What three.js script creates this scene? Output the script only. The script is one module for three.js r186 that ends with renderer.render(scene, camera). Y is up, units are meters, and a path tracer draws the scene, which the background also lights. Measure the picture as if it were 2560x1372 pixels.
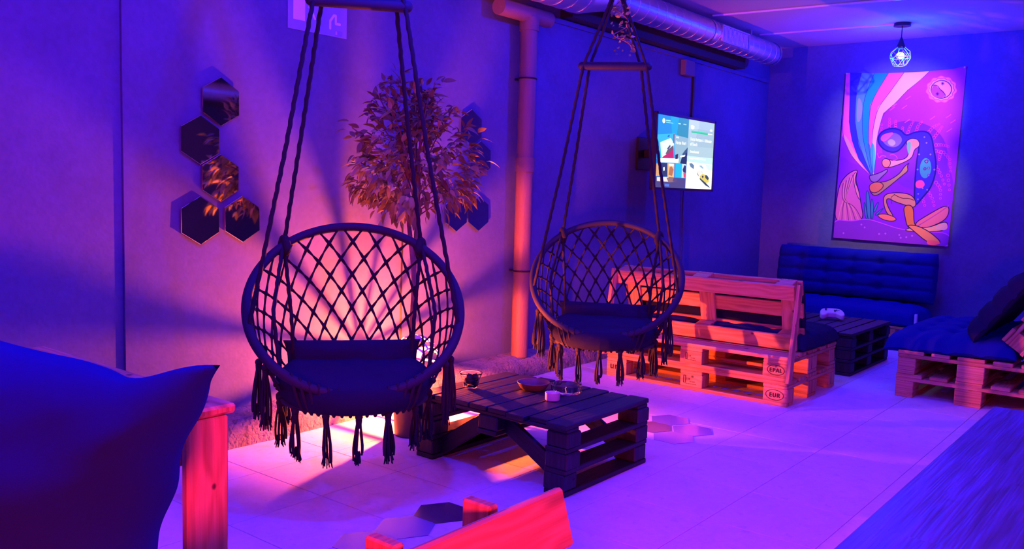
import * as THREE from 'three';
import { mergeGeometries, mergeVertices } from 'three/addons/utils/BufferGeometryUtils.js';
import { RectAreaLightUniformsLib } from 'three/addons/lights/RectAreaLightUniformsLib.js';

// ---------------------------------------------------------------- camera, light, exposure
const scene = new THREE.Scene();
scene.background = new THREE.Color(0x000000);
const camera = new THREE.PerspectiveCamera(34.74, 2560 / 1372, 0.05, 60);
camera.position.set(0, 1.18, 0);
camera.rotation.set(THREE.MathUtils.degToRad(-5.528), THREE.MathUtils.degToRad(38.456), THREE.MathUtils.degToRad(1.719), 'YXZ');
const renderer = new THREE.WebGLRenderer({ antialias: true });
renderer.toneMapping = THREE.LinearToneMapping;
renderer.toneMappingExposure = 1.0;
renderer.shadowMap.enabled = true;
RectAreaLightUniformsLib.init();

const BLUE = new THREE.Color().setRGB(0.0, 0.012, 1.0);      // colour of the blue pendant bulbs
const RED = new THREE.Color().setRGB(1.0, 0.016, 0.030);       // colour of the red globe lamp behind the camera
const AMBER = new THREE.Color().setRGB(1.0, 0.095, 0.02);      // colour of the lantern by the wall
const SPOT = new THREE.Color().setRGB(1.0, 0.55, 0.16), SPOT_POWER = 30;   // added, unseen spots on the tapestry
const BLUE_POWER = 11.5, RED_POWER = 46, AMBER_POWER = 26;

// room, in metres (x across, z away from the camera is negative)
const XL = -3.5, XR = 2.4, ZB = -8.35, ZF = 2.4, CEIL = 2.61, STEP = -1.83;

// ---------------------------------------------------------------- helpers
function rngOf(seed) { let s = seed >>> 0; return () => { s = (s + 0x6D2B79F5) | 0; let t = Math.imul(s ^ (s >>> 15), 1 | s); t = (t + Math.imul(t ^ (t >>> 7), 61 | t)) ^ t; return ((t ^ (t >>> 14)) >>> 0) / 4294967296; }; }
const rnd = rngOf(20240611);
const rr = (a, b) => a + (b - a) * rnd();
const V = (x, y, z) => new THREE.Vector3(x, y, z);
const taken = new Map();
function numbered(n) { const k = taken.get(n) || 0; taken.set(n, k + 1); return k ? n + '_' + String(k).padStart(3, '0') : n; }
function shade(o) { o.traverse(c => { if (c.isMesh) { c.castShadow = true; c.receiveShadow = true; } }); return o; }
function thing(name, label, category, pos = [0, 0, 0], turn = 0, group) {
  const o = new THREE.Group(); o.name = numbered(name); o.position.set(...pos); o.rotation.y = turn;
  o.userData = { label, category }; if (group) o.userData.group = group;
  scene.add(o); return o;
}
function part(name, geo, mat, parent, pos, rot) {
  const m = new THREE.Mesh(geo, mat); m.name = name; m.castShadow = m.receiveShadow = true;
  if (pos) m.position.set(...pos); if (rot) m.rotation.set(...rot);
  parent.add(m); return m;
}
function solo(name, label, category, geo, mat, pos = [0, 0, 0], rot = [0, 0, 0], group) {
  const m = part(numbered(name), geo, mat, scene, pos, rot); m.userData = { label, category }; if (group) m.userData.group = group; return m;
}
function struct(name, geo, mat, pos, rot) { const m = part(name, geo, mat, scene, pos, rot); m.userData = { kind: 'structure' }; return m; }
const merge = list => mergeGeometries(list.map(g => { const h = g.index ? g.toNonIndexed() : g; for (const k of Object.keys(h.attributes)) if (!['position', 'normal', 'uv'].includes(k)) h.deleteAttribute(k); return h; }), false);

// value noise, tiling
function noiseTile(seed, n) {
  const r = rngOf(seed), g = new Float32Array(n * n); for (let i = 0; i < n * n; i++) g[i] = r();
  return (x, y) => { x = ((x % n) + n) % n; y = ((y % n) + n) % n; const i = Math.floor(x), j = Math.floor(y), i2 = (i + 1) % n, j2 = (j + 1) % n; let u = x - i, v = y - j; u = u * u * (3 - 2 * u); v = v * v * (3 - 2 * v); return (g[j * n + i] * (1 - u) + g[j * n + i2] * u) * (1 - v) + (g[j2 * n + i] * (1 - u) + g[j2 * n + i2] * u) * v; };
}
const N8 = noiseTile(1, 8), N16 = noiseTile(2, 16), N32 = noiseTile(3, 32), N64 = noiseTile(4, 64), N128 = noiseTile(5, 128);
function fbm(u, v) { return (N8(u * 8, v * 8) * 0.4 + N16(u * 16, v * 16) * 0.27 + N32(u * 32, v * 32) * 0.18 + N64(u * 64, v * 64) * 0.15); }
function dataTex(w, h, f, srgb, rep) {
  const d = new Uint8Array(w * h * 4);
  for (let j = 0; j < h; j++) for (let i = 0; i < w; i++) { const c = f((i + 0.5) / w, (j + 0.5) / h), k = (j * w + i) * 4; d[k] = c[0]; d[k + 1] = c[1]; d[k + 2] = c[2]; d[k + 3] = 255; }
  const t = new THREE.DataTexture(d, w, h, THREE.RGBAFormat); t.wrapS = t.wrapT = THREE.RepeatWrapping; t.magFilter = THREE.LinearFilter; t.minFilter = THREE.LinearMipmapLinearFilter; t.generateMipmaps = true;
  if (srgb) t.colorSpace = THREE.SRGBColorSpace; if (rep) t.repeat.set(...rep); t.needsUpdate = true; return t;
}
const grey = v => { v = Math.max(0, Math.min(255, v)); return [v, v, v]; };
// wood: u along the grain (1 m), v across (0.25 m)
function woodPattern(u, v, seed) {
  const warp = N8(u * 8 + seed, v * 8) * 0.06 + N16(u * 16, v * 16 + seed) * 0.02;
  let knot = 0, vv = v + warp;
  for (const [ku, kv, kr] of [[.17, .3, .035], [.52, .72, .028], [.81, .2, .022], [.66, .45, .016], [.33, .86, .02]]) {
    let du = u - ku, dv = (v - kv) * 0.25; du -= Math.round(du); const d = Math.hypot(du * 0.75, dv);
    knot = Math.max(knot, Math.max(0, 1 - d / (kr * 0.42))); vv += 0.05 * Math.exp(-d * d / (kr * kr * 4)) * Math.sign(dv || 1);
  }
  const ring = 0.5 + 0.5 * Math.sin(vv * 58 + N8(u * 8, v * 8) * 3);
  const fibre = N128(u * 16, v * 128), stain = N8(u * 8 + 3, v * 8 + 5);
  return { ring, fibre, knot, stain };
}
const pineMap = dataTex(1024, 256, (u, v) => { const w = woodPattern(u, v, 0); const k = 1 - 0.07 * w.ring - 0.07 * w.fibre - 0.5 * Math.min(1, w.knot * 1.6) - 0.22 * Math.max(0, w.stain - .55) * 2; return [222 * k, 178 * k * (1 - .08 * w.ring), 126 * k * (1 - .14 * w.ring)]; }, true, [1, 4]);
const darkWoodMap = dataTex(1024, 256, (u, v) => { const w = woodPattern(u, v, 4); const k = 1 - 0.25 * w.ring - 0.35 * w.fibre - 0.3 * w.knot + .3 * w.stain; return [34 * k, 33 * k, 52 * k]; }, true, [1, 4]);
const blueWoodMap = dataTex(1024, 256, (u, v) => { const w = woodPattern(u, v, 2); const k = 1 - 0.2 * w.ring - 0.35 * w.fibre - 0.3 * w.knot + .3 * w.stain; return [70 * k, 78 * k, 150 * k]; }, true, [1, 4]);
const woodBump = dataTex(1024, 256, (u, v) => { const w = woodPattern(u, v, 0); return grey(170 - 40 * w.ring - 60 * w.fibre - 60 * w.knot); }, false, [1, 4]);
const plasterBump = dataTex(512, 512, (u, v) => grey(255 * (0.55 * fbm(u, v) + 0.3 * N128(u * 128, v * 128) + 0.15 * N64(u * 64 + 3, v * 64))), false, [0.8, 0.8]);
const plasterMap = dataTex(512, 512, (u, v) => { const k = 0.93 + 0.14 * (fbm(u, v) - .5) + .05 * (N128(u * 128, v * 128) - .5); return [88 * k, 98 * k, 147 * k]; }, true, [0.45, 0.45]);
const concreteBump = dataTex(512, 512, (u, v) => { const p = N64(u * 64, v * 64), q = N128(u * 128, v * 128); return grey(255 * (0.45 * fbm(u, v) + 0.35 * q + (p > .72 ? -.3 : .1))); }, false, [2, 2]);
const concreteMap = dataTex(512, 512, (u, v) => { const k = 0.75 + 0.5 * fbm(u, v) - (N64(u * 64, v * 64) > .76 ? .22 : 0) + .16 * (N128(u * 128, v * 128) - .5); return [128 * k, 122 * k, 122 * k]; }, true, [1.5, 1.5]);
const tileMap = dataTex(512, 512, (u, v) => { const k = 1 - 0.07 * Math.abs(fbm(u, v) - .5) * 2 - 0.03 * N128(u * 128, v * 128) - (N64(u * 64, v * 64) > .93 ? .05 : 0); return [226 * k, 222 * k, 226 * k]; }, true, [0.7, 0.7]);
const tileRough = dataTex(256, 256, (u, v) => grey(118 + 60 * fbm(u, v) + 22 * N64(u * 64, v * 64)), false, [1, 1]);
const clothBump = dataTex(256, 256, (u, v) => grey(128 + 60 * Math.sin(u * 256 * Math.PI * .5) * Math.sin(v * 256 * Math.PI * .5) + 50 * (N128(u * 128, v * 128) - .5)), false, [6, 6]);
const metalBump = dataTex(256, 256, (u, v) => grey(128 + 60 * (N32(u * 32, v * 32) - .5) + 40 * (N128(u * 128, v * 128) - .5)), false, [3, 3]);

const std = o => new THREE.MeshStandardMaterial(o);
const lin = (r, g, b) => new THREE.Color().setRGB(r, g, b);
const M = {
  pine: std({ map: pineMap, bumpMap: woodBump, bumpScale: 0.0004, roughness: 0.72 }),
  pineWarm: std({ map: pineMap, color: lin(.86, .8, .72), bumpMap: woodBump, bumpScale: 0.0008, roughness: 0.74 }),
  pinePale: std({ map: pineMap, color: lin(1, .98, .95), bumpMap: woodBump, bumpScale: 0.0008, roughness: 0.7 }),
  blackWood: std({ map: darkWoodMap, bumpMap: woodBump, bumpScale: 0.0012, roughness: 0.55 }),
  tableTop: new THREE.MeshPhysicalMaterial({ map: blueWoodMap, bumpMap: woodBump, bumpScale: 0.0018, roughness: 0.4, clearcoat: 0.5, clearcoatRoughness: 0.28 }),
  wall: std({ map: plasterMap, bumpMap: plasterBump, bumpScale: 0.0016, roughness: 0.9 }),
  darkWall: std({ color: lin(.035, .035, .045), bumpMap: plasterBump, bumpScale: 0.003, roughness: 0.85 }),
  ceiling: std({ color: lin(.5, .49, .5), bumpMap: plasterBump, bumpScale: 0.002, roughness: 0.95 }),
  concrete: std({ map: concreteMap, bumpMap: concreteBump, bumpScale: 0.006, roughness: 0.95 }),
  tile: new THREE.MeshPhysicalMaterial({ map: tileMap, roughnessMap: tileRough, roughness: 1, specularIntensity: 0.6 }),
  grout: std({ color: lin(.25, .24, .24), roughness: 0.95 }),
  navy: new THREE.MeshPhysicalMaterial({ specularIntensity: 0.25, color: lin(.006, .015, .2), bumpMap: clothBump, bumpScale: 0.0012, roughness: 0.95 }),
  charcoal: new THREE.MeshPhysicalMaterial({ specularIntensity: 0.25, color: lin(.014, .014, .05), bumpMap: clothBump, bumpScale: 0.0012, roughness: 0.95 }),
  cotton: std({ color: lin(.008, .008, .018), roughness: 0.9 }),
  hoop: std({ color: lin(.009, .011, .035), roughness: 0.75 }),
  zinc: std({ color: lin(.62, .63, .66), metalness: 0.9, roughness: 0.36, bumpMap: metalBump, bumpScale: 0.0015 }),
  zincSeam: std({ color: lin(.75, .75, .78), metalness: 0.9, roughness: 0.25 }),
  pipe: std({ color: lin(.17, .10, .10), roughness: 0.55, bumpMap: plasterBump, bumpScale: 0.002 }),
  blackMetal: std({ color: lin(.02, .02, .022), roughness: 0.45, metalness: 0.5 }),
  steel: std({ color: lin(.55, .55, .55), roughness: .4, metalness: .3 }),
  blackPlastic: std({ color: lin(.012, .012, .014), roughness: 0.4 }),
  greyPlastic: std({ color: lin(.12, .1, .12), roughness: 0.6 }),
  whitePlastic: std({ color: lin(.78, .78, .8), roughness: 0.35 }),
  mirror: std({ color: lin(.72, .72, .74), metalness: 1, roughness: 0.04 }),
  mirrorEdge: std({ color: lin(.3, .3, .32), metalness: .6, roughness: 0.25 }),
  floorHexBlack: new THREE.MeshPhysicalMaterial({ color: lin(.06, .03, .08), roughness: 0.25, clearcoat: .5, clearcoatRoughness: 0.12 }),
  floorHexBlue: new THREE.MeshPhysicalMaterial({ color: lin(.10, .10, .4), roughness: 0.25, clearcoat: .5, clearcoatRoughness: 0.12 }),
  floorHexDark: new THREE.MeshPhysicalMaterial({ color: lin(.15, .11, .34), roughness: 0.25, clearcoat: .6, clearcoatRoughness: 0.12 }),
  floorHex: new THREE.MeshPhysicalMaterial({ color: lin(.24, .24, .75), roughness: 0.25, clearcoat: .8, clearcoatRoughness: 0.1 }),
  glass: new THREE.MeshPhysicalMaterial({ color: lin(.97, .98, .99), transmission: 1, roughness: 0.03, ior: 1.5, thickness: 0.006 }),
  coal: std({ color: lin(.01, .01, .012), roughness: 0.8 }),
  bark: std({ color: lin(.2, .12, .09), roughness: 0.9 }),
  pot: std({ color: lin(.06, .035, .035), roughness: 0.5 }),
  soil: std({ color: lin(.05, .035, .025), roughness: 1 }),
  leafA: new THREE.MeshPhysicalMaterial({ color: lin(.30, .34, .07), roughness: 0.7, transmission: 0.25, thickness: 0, side: THREE.DoubleSide }),
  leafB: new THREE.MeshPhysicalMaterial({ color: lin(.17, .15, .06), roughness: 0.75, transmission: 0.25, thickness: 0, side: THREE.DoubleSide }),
  leafC: new THREE.MeshPhysicalMaterial({ color: lin(.42, .46, .16), roughness: 0.7, transmission: 0.25, thickness: 0, side: THREE.DoubleSide }),
  clayBowl: std({ color: lin(.16, .09, .07), roughness: 0.45 }),
  wax: std({ color: lin(.8, .7, .62), roughness: 0.5 }),
};

// a chamfered box with uv in metres; grain: axis 0 x, 1 y, 2 z
const boxCache = new Map();
function cbox(w, h, d, c = 0.003, grain = -1, variant = 0) {
  const key = [w, h, d, c, grain, variant].map(v => +v.toFixed(4)).join(); if (boxCache.has(key)) return boxCache.get(key);
  if (grain < 0) grain = w >= h && w >= d ? 0 : (h >= d ? 1 : 2);
  const H = [w / 2, h / 2, d / 2]; c = Math.min(c, H[0] * .6, H[1] * .6, H[2] * .6);
  const vert = (s, a) => { const p = [0, 1, 2].map(i => s[i] * (i === a ? H[i] : H[i] - c)); return p; };
  const pos = [], uv = [], r = rngOf(variant * 977 + 13), ou = r(), ov = r();
  const put = p => { pos.push(...p); };
  const tri = (a, b, cc) => {
    const n = new THREE.Vector3().subVectors(V(...b), V(...a)).cross(new THREE.Vector3().subVectors(V(...cc), V(...a)));
    const m = V((a[0] + b[0] + cc[0]), (a[1] + b[1] + cc[1]), (a[2] + b[2] + cc[2])); if (n.dot(m) < 0) [b, cc] = [cc, b];
    const an = [Math.abs(n.x), Math.abs(n.y), Math.abs(n.z)], ax = an.indexOf(Math.max(...an));
    for (const p of [a, b, cc]) { put(p); let iu, iv; if (ax === grain) { iu = (grain + 1) % 3; iv = (grain + 2) % 3; uv.push(p[iu] * .3 + ou, p[iv] * 2 + ov); } else { iu = grain; iv = 3 - grain - ax; uv.push(p[iu] + ou, p[iv] + ov + (ax * .07)); } }
  };
  const quad = (a, b, cc, dd) => { tri(a, b, cc); tri(a, cc, dd); };
  for (let a = 0; a < 3; a++) for (const s of [-1, 1]) { const b = (a + 1) % 3, e = (a + 2) % 3; const q = [[-1, -1], [1, -1], [1, 1], [-1, 1]].map(([p, t]) => { const sg = [0, 0, 0]; sg[a] = s; sg[b] = p; sg[e] = t; return vert(sg, a); }); quad(...q); }
  for (let e = 0; e < 3; e++) { const a = (e + 1) % 3, b = (e + 2) % 3; for (const p of [-1, 1]) for (const t of [-1, 1]) { const s0 = [0, 0, 0], s1 = [0, 0, 0]; s0[e] = -1; s1[e] = 1; s0[a] = s1[a] = p; s0[b] = s1[b] = t; quad(vert(s0, a), vert(s1, a), vert(s1, b), vert(s0, b)); } }
  for (const x of [-1, 1]) for (const y of [-1, 1]) for (const z of [-1, 1]) tri(vert([x, y, z], 0), vert([x, y, z], 1), vert([x, y, z], 2));
  const g = new THREE.BufferGeometry(); g.setAttribute('position', new THREE.Float32BufferAttribute(pos, 3)); g.setAttribute('uv', new THREE.Float32BufferAttribute(uv, 2)); g.computeVertexNormals();
  boxCache.set(key, g); return g;
}
// one plank or block placed at its centre
let plankCount = 0;
function plank(name, parent, mat, w, h, d, x, y, z, rot, c = 0.003, grain = -1) { return part(name, cbox(w, h, d, c, grain, (plankCount++) % 7), mat, parent, [x, y, z], rot); }
function tube(pts, r, seg, radial = 7, closed = false) { const c = new THREE.CatmullRomCurve3(pts.map(p => p.isVector3 ? p : V(...p)), closed); return new THREE.TubeGeometry(c, seg || Math.max(6, pts.length * 4), r, radial, closed); }
function rod(a, b, r, radial = 8) { const A = V(...a), B = V(...b), d = B.clone().sub(A), g = new THREE.CylinderGeometry(r, r, d.length(), radial, 1); g.applyQuaternion(new THREE.Quaternion().setFromUnitVectors(V(0, 1, 0), d.normalize())); const m = A.add(B).multiplyScalar(.5); g.translate(m.x, m.y, m.z); return g; }
// twisted three-strand rope
function rope(pts, r, pitch = 0.06) {
  const c = new THREE.CatmullRomCurve3(pts.map(p => V(...p)), false, 'catmullrom', 0.1), L = c.getLength(), n = Math.max(4, Math.round(L / (pitch / 7))), fr = c.computeFrenetFrames(n, false), R = 9, pos = [], uv = [], idx = [];
  for (let i = 0; i <= n; i++) { const p = c.getPointAt(i / n), s = L * i / n; for (let k = 0; k <= R; k++) { const a = k / R * Math.PI * 2, q = r * (1 + 0.22 * Math.cos(3 * a - s / pitch * Math.PI * 2)); const v = p.clone().addScaledVector(fr.normals[i], Math.cos(a) * q).addScaledVector(fr.binormals[i], Math.sin(a) * q); pos.push(v.x, v.y, v.z); uv.push(k / R, s); } }
  for (let i = 0; i < n; i++) for (let k = 0; k < R; k++) { const a = i * (R + 1) + k, b = a + R + 1; idx.push(a, b, a + 1, b, b + 1, a + 1); }
  const g = new THREE.BufferGeometry(); g.setAttribute('position', new THREE.Float32BufferAttribute(pos, 3)); g.setAttribute('uv', new THREE.Float32BufferAttribute(uv, 2)); g.setIndex(idx); g.computeVertexNormals(); return g;
}
// grid surface f(u,v)->[x,y,z], u,v in 0..1
function surf(nu, nv, f, uvs = 1) {
  const pos = [], uv = [], idx = [];
  for (let j = 0; j <= nv; j++) for (let i = 0; i <= nu; i++) { pos.push(...f(i / nu, j / nv)); uv.push(i / nu * uvs, j / nv * uvs); }
  for (let j = 0; j < nv; j++) for (let i = 0; i < nu; i++) { const a = j * (nu + 1) + i, b = a + nu + 1; idx.push(a, a + 1, b, b, a + 1, b + 1); }
  const g = new THREE.BufferGeometry(); g.setAttribute('position', new THREE.Float32BufferAttribute(pos, 3)); g.setAttribute('uv', new THREE.Float32BufferAttribute(uv, 2)); g.setIndex(idx); g.computeVertexNormals(); return g;
}
// tufted mattress: w along x, l along z, thickness t, bottom at y 0; rows of stitched buttons
function tufted(w, l, t, nx, nz, sag = 0, seed = 1) {
  const r = rngOf(seed), jit = Array.from({ length: (nx + 1) * (nz + 1) }, () => r());
  const top = (x, z) => {
    const ex = Math.pow(Math.max(0, 1 - Math.pow(Math.abs(2 * x / w), 6)), .35), ez = Math.pow(Math.max(0, 1 - Math.pow(Math.abs(2 * z / l), 6)), .35);
    const gx = (x / w + .5) * nx, gz = (z / l + .5) * nz; let dip = 0;
    for (let i = 1; i < nx; i++) for (let j = 0; j <= nz; j++) { const zz = j === 0 ? -.02 : j; const dx = (gx - i) * w / nx, dz = (gz - zz) * l / nz; dip += .03 * Math.exp(-(dx * dx + dz * dz) / .0016) * (.7 + .6 * jit[i * (nz + 1) + j]); }
    const crease = .012 * Math.pow(Math.abs(Math.cos(gz * Math.PI)), 10) + .009 * Math.pow(Math.abs(Math.cos(gx * Math.PI)), 12);
    return t * (.25 + .75 * ex * ez) - dip - crease - sag * Math.max(0, z / l + .25) + .006 * (N16(x * 12 + seed, z * 12) - .5);
  };
  const A = surf(64, 48, (u, v) => { const x = (u - .5) * w, z = (v - .5) * l; const y = top(x, z); return [x * (1 - .02 * Math.pow(Math.abs(2 * z / l), 4)), y, z]; }, 1);
  const B = surf(64, 48, (u, v) => { const x = (.5 - u) * w, z = (v - .5) * l; const y = top(x, z); const e = Math.max(Math.abs(2 * x / w), Math.abs(2 * z / l)); return [x * (1 - .02 * Math.pow(Math.abs(2 * z / l), 4)), e > .985 ? y : Math.min(y - .01, -sag * Math.max(0, z / l + .25)), z]; }, 1);
  A.index && fixFlip(A); fixFlip(B);
  return merge([A, B]);
}
function fixFlip(g) { const i = g.index.array; for (let k = 0; k < i.length; k += 3) { const t = i[k]; i[k] = i[k + 2]; i[k + 2] = t; } g.computeVertexNormals(); }
// plump pillow: w (x) by h (y), thickness t (z), pointed corners
function pillow(w, h, t, seed = 1, n = 40, wr = .012) {
  const side = s => { const g = surf(n, n, (a, b) => { const u = 2 * a - 1, v = 2 * b - 1; const pu = 1 - .09 * (1 - u * u), pv = 1 - .09 * (1 - v * v); const x = u * w / 2 * (1 - .07 * (1 - v * v) * Math.abs(u)), y = v * h / 2 * (1 - .025 * (1 - u * u) * Math.abs(v)); const b0 = Math.pow(Math.max(0, (1 - Math.pow(Math.abs(u), 2.6)) * (1 - Math.pow(Math.abs(v), 2.6))), .55); const wrk = wr * (N16(u * 2.2 + seed, v * 2.2 + 3 * s) - .5 + .3 * (N32(u * 6 + seed, v * 6) - .5)) * Math.min(1, b0 * 3); return [x * pu / pu, y * pv / pv, s * (t / 2 * b0 + wrk)]; }); if (s < 0) fixFlip(g); return g; };
  return merge([side(1), side(-1)]);
}
function canvasTex(w, h, draw) { const c = document.createElement('canvas'); c.width = w; c.height = h; draw(c.getContext('2d'), w, h); const t = new THREE.CanvasTexture(c); t.colorSpace = THREE.SRGBColorSpace; t.magFilter = THREE.LinearFilter; return t; }
// planes carrying uv in metres
function slab(w, h, d) { return cbox(w, h, d, 0.001, -1, 0); }

// ---------------------------------------------------------------- room shell
const T = 0.2;
struct('wall_left', slab(T, CEIL, STEP - ZB + T), M.wall, [XL - T / 2, CEIL / 2, (STEP + ZB - T) / 2]);
struct('wall_left_recess', slab(T, CEIL, ZF - STEP + T), M.wall, [XL - .012 - T / 2, CEIL / 2, (ZF + T + STEP) / 2]);
struct('wall_back', slab(XR - XL + 2 * T, CEIL, T), M.wall, [(XL + XR) / 2, CEIL / 2, ZB - T / 2]);
struct('wall_right', slab(T, CEIL, ZF - ZB + 2 * T), M.darkWall, [XR + T / 2, CEIL / 2, (ZF + ZB) / 2]);
struct('wall_front', slab(XR - XL + 2 * T + .2, CEIL, T), M.darkWall, [(XL + XR) / 2 - .1, CEIL / 2, ZF + T / 2]);
struct('ceiling', slab(XR - XL + 2 * T + .3, T, ZF - ZB + 2 * T), M.ceiling, [(XL + XR) / 2 - .1, CEIL + T / 2, (ZF + ZB) / 2]);
{
  const floor = struct('floor', slab(XR - XL + 2 * T + .3, .15, ZF - ZB + 2 * T), M.grout, [(XL + XR) / 2 - .1, -.083, (ZF + ZB) / 2]);
  // square tiles of 0.4 m with narrow joints; joints of the photograph lie at x -2.96 and z -2.50
  const S = 0.4, gap = 0.0022, list = [];
  for (let x = -2.96 - S * 2; x < XR; x += S) for (let z = -2.5 - S * 15; z < ZF; z += S) { const x0 = Math.max(x, XL - .12), x1 = Math.min(x + S, XR), z0 = Math.max(z, ZB), z1 = Math.min(z + S, ZF); if (x1 - x0 > .03 && z1 - z0 > .03) list.push([x0, x1, z0, z1]); }
  const yaw = THREE.MathUtils.degToRad(38.456), fx = -Math.sin(yaw), fz = -Math.cos(yaw);
  const score = ([x0, x1, z0, z1]) => { const x = (x0 + x1) / 2, z = (z0 + z1) / 2, d = x * fx + z * fz, s = Math.abs(x * -fz + z * fx); return (d < 1.8 || s / d > .64 ? 100 : 0) + Math.hypot(x, z); };
  list.sort((a, b) => score(a) - score(b));
  const rest = []; let k = 0;
  for (const [x0, x1, z0, z1] of list) {
    const g = cbox(x1 - x0 - gap, .008, z1 - z0 - gap, .0012, 0, k % 11), p = [(x0 + x1) / 2 - floor.position.x, -.004 - floor.position.y, (z0 + z1) / 2 - floor.position.z];
    if (k++ < 300) part('tile', g, M.tile, floor, p); else { const h = g.clone(); h.translate(...p); rest.push(h); }
  }
  if (rest.length) { const m = part('tile_field', merge(rest), M.tile, floor); m.userData = { kind: 'stuff' }; }
}
{ // rough concrete kerb along the left wall, chipped along its edges
  const z0 = ZB, z1 = ZF, n = 420, X0 = XL - .13, X1 = -3.31, Hh = 0.122, prof = [[X0, Hh], [X0 + .14, Hh + .004], [XL + .03, Hh + .002], [XL + .1, Hh], [X1 - .025, Hh - .002], [X1 - .006, Hh - .018], [X1, Hh - .06], [X1 + .004, Hh - .1], [X1 + .008, -.01]];
  const g = surf(prof.length - 1, n, (u, v) => { const k = Math.round(u * (prof.length - 1)), z = z0 + (z1 - z0) * v; let [x, y] = prof[k]; const a = N64(z * 9, k * 1.7 + 2) - .5, b = N16(z * 3, k + .5) - .5, c = N128(z * 31, k * 3.1) - .5; if (k >= 3 && k < 8) { x += .016 * a + .012 * b + .008 * c; y += .009 * a * (k < 7 ? 1 : .3) + .005 * c; } if (k === 8) x += .012 * a + .01 * c; if (k === 4 || k === 5) { const chip = Math.max(0, N32(z * 6, 7) - .62); x -= chip * .08; y -= chip * .03; } return [x, y, z]; });
  { const p = g.attributes.position, uv = g.attributes.uv; for (let i = 0; i < p.count; i++) uv.setXY(i, p.getZ(i) * .6, (p.getX(i) - p.getY(i)) * .6); }
  fixFlip(g); const m = struct('baseboard_left', g, M.concrete);
}
struct('trim_1', slab(.1, .11, 2.72), std({ color: lin(.018, .017, .025), roughness: .7 }), [XL + .05, 2.375, -6.2]);   // plain dark bar along the wall under the duct
struct('trim_2', slab(.018, .03, 3.6), M.wall, [XL + .009, 2.297, -6.5]);
struct('trim_3', slab(.02, .04, .09), M.wall, [XL + .01, 2.3, -8.2]);

// ---------------------------------------------------------------- pallets
function euroPallet(t, mat, cx, y0, cz, longAxis, opt = {}) {
  // 1.2 x 0.8 x 0.144; longAxis 'x' or 'z'
  const P = (name, l, h, w, a, y, b) => longAxis === 'x' ? plank(name, t, mat(), l, h, w, cx + a, y0 + y, cz + b, null, .0035, l >= w ? 0 : 2) : plank(name, t, mat(), w, h, l, cx + b, y0 + y, cz + a, null, .0035, l >= w ? 2 : 0);
  for (const [b, w] of [[-.35, .1], [0, .145], [.35, .1]]) P('bottom_board', 1.2, .021, w, 0, .0105, b);
  for (const a of [-.5275, 0, .5275]) for (const [b, w] of [[-.35, .1], [0, .145], [.35, .1]]) P('block', .145, .078, w, a + rr(-.003, .003), .06, b + rr(-.002, .002));
  for (const a of [-.5275, 0, .5275]) P('stringer_board', .145, .021, .8, a, .1095, 0);
  for (const [b, w] of [[-.3275, .145], [-.16375, .1], [0, .145], [.16375, .1], [.3275, .145]]) P('deck_board', 1.2, .0225, w, rr(-.004, .004), .1313 , b);
}
const pineMix = () => [M.pine, M.pineWarm, M.pinePale][plankCount % 3];
// upright half pallet used as a back: built in a tilted frame group-less, by matrix
function backPallet(t, o, u, n, length, height, mat, parts = {}) {
  // o: lower middle point on the skid side; u: unit vector along length; n: unit vector from skid side to deck side (tilted); up = n x u or its opposite
  const U = V(...u).normalize(), Nn = V(...n).normalize(); let W = new THREE.Vector3().crossVectors(Nn, U); if (W.y < 0) W.negate();
  const Mx = new THREE.Matrix4().makeBasis(U, W, new THREE.Vector3().crossVectors(U, W)); const zs = new THREE.Vector3().crossVectors(U, W).dot(Nn);
  const q = new THREE.Quaternion().setFromRotationMatrix(Mx);
  const put = (name, l, h, d, a, b, c) => { const m = part(name, cbox(l, h, d, .0035, l >= h ? 0 : 1, (plankCount++) % 7), mat(), t); m.quaternion.copy(q); m.position.copy(V(...o).addScaledVector(U, a).addScaledVector(W, b).addScaledVector(Nn, c)); return m; };
  const e = length / 2 - .0725;
  put('skid_board', length, .09, .021, 0, height - .045, .0105); put('skid_board', length, .09, .021, 0, .045, .0105);
  for (const a of [-e, 0, e]) { for (const b of [.045, height - .045]) put('block', .1, .09, .078, a, b, .06); put('stringer_board', .1, height, .021, a, height / 2, .1095); }
  if (parts.deck !== false) for (const b of parts.deckAt || [.06, height * .52, height - .045]) put('deck_board', length, parts.deckW || .1, .0215, 0, b, .131);
  return { U, W, Nn, put };
}
// stamped block marks: thin printed patches on the block faces
function stampTex(kind) {
  return canvasTex(256, 160, (c, w, h) => {
    c.clearRect(0, 0, w, h); c.fillStyle = c.strokeStyle = 'rgba(58,22,14,1)'; c.textAlign = 'center'; c.textBaseline = 'middle'; c.lineWidth = 6;
    if (kind === 'EPAL' || kind === 'EUR') { c.beginPath(); c.ellipse(w / 2, h / 2, 112, 62, 0, 0, 7); c.stroke(); c.font = 'bold 74px sans-serif'; c.fillText(kind, w / 2, h / 2 + 2, 176); }
    else if (kind === 'urc') { c.font = 'bold 120px sans-serif'; c.fillText('urc', w / 2 - 14, h / 2 - 16); c.lineWidth = 10; c.beginPath(); c.moveTo(150, 118); c.quadraticCurveTo(212, 128, 244, 50); c.stroke(); }
    else { c.lineWidth = 6; c.strokeRect(28, 26, 28, 92); c.font = 'bold 34px sans-serif'; c.fillText('||E', 92, 62); c.font = '26px sans-serif'; c.fillText('SN-MB', 150, 96); c.fillRect(60, 124, 150, 5); }
  });
}
const stampMat = {}; for (const k of ['EPAL', 'EUR', 'urc', 'code']) { const t = stampTex(k); stampMat[k] = std({ map: t, transparent: true, alphaTest: 0.35, roughness: .8, polygonOffset: true, polygonOffsetFactor: -1 }); }
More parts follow.
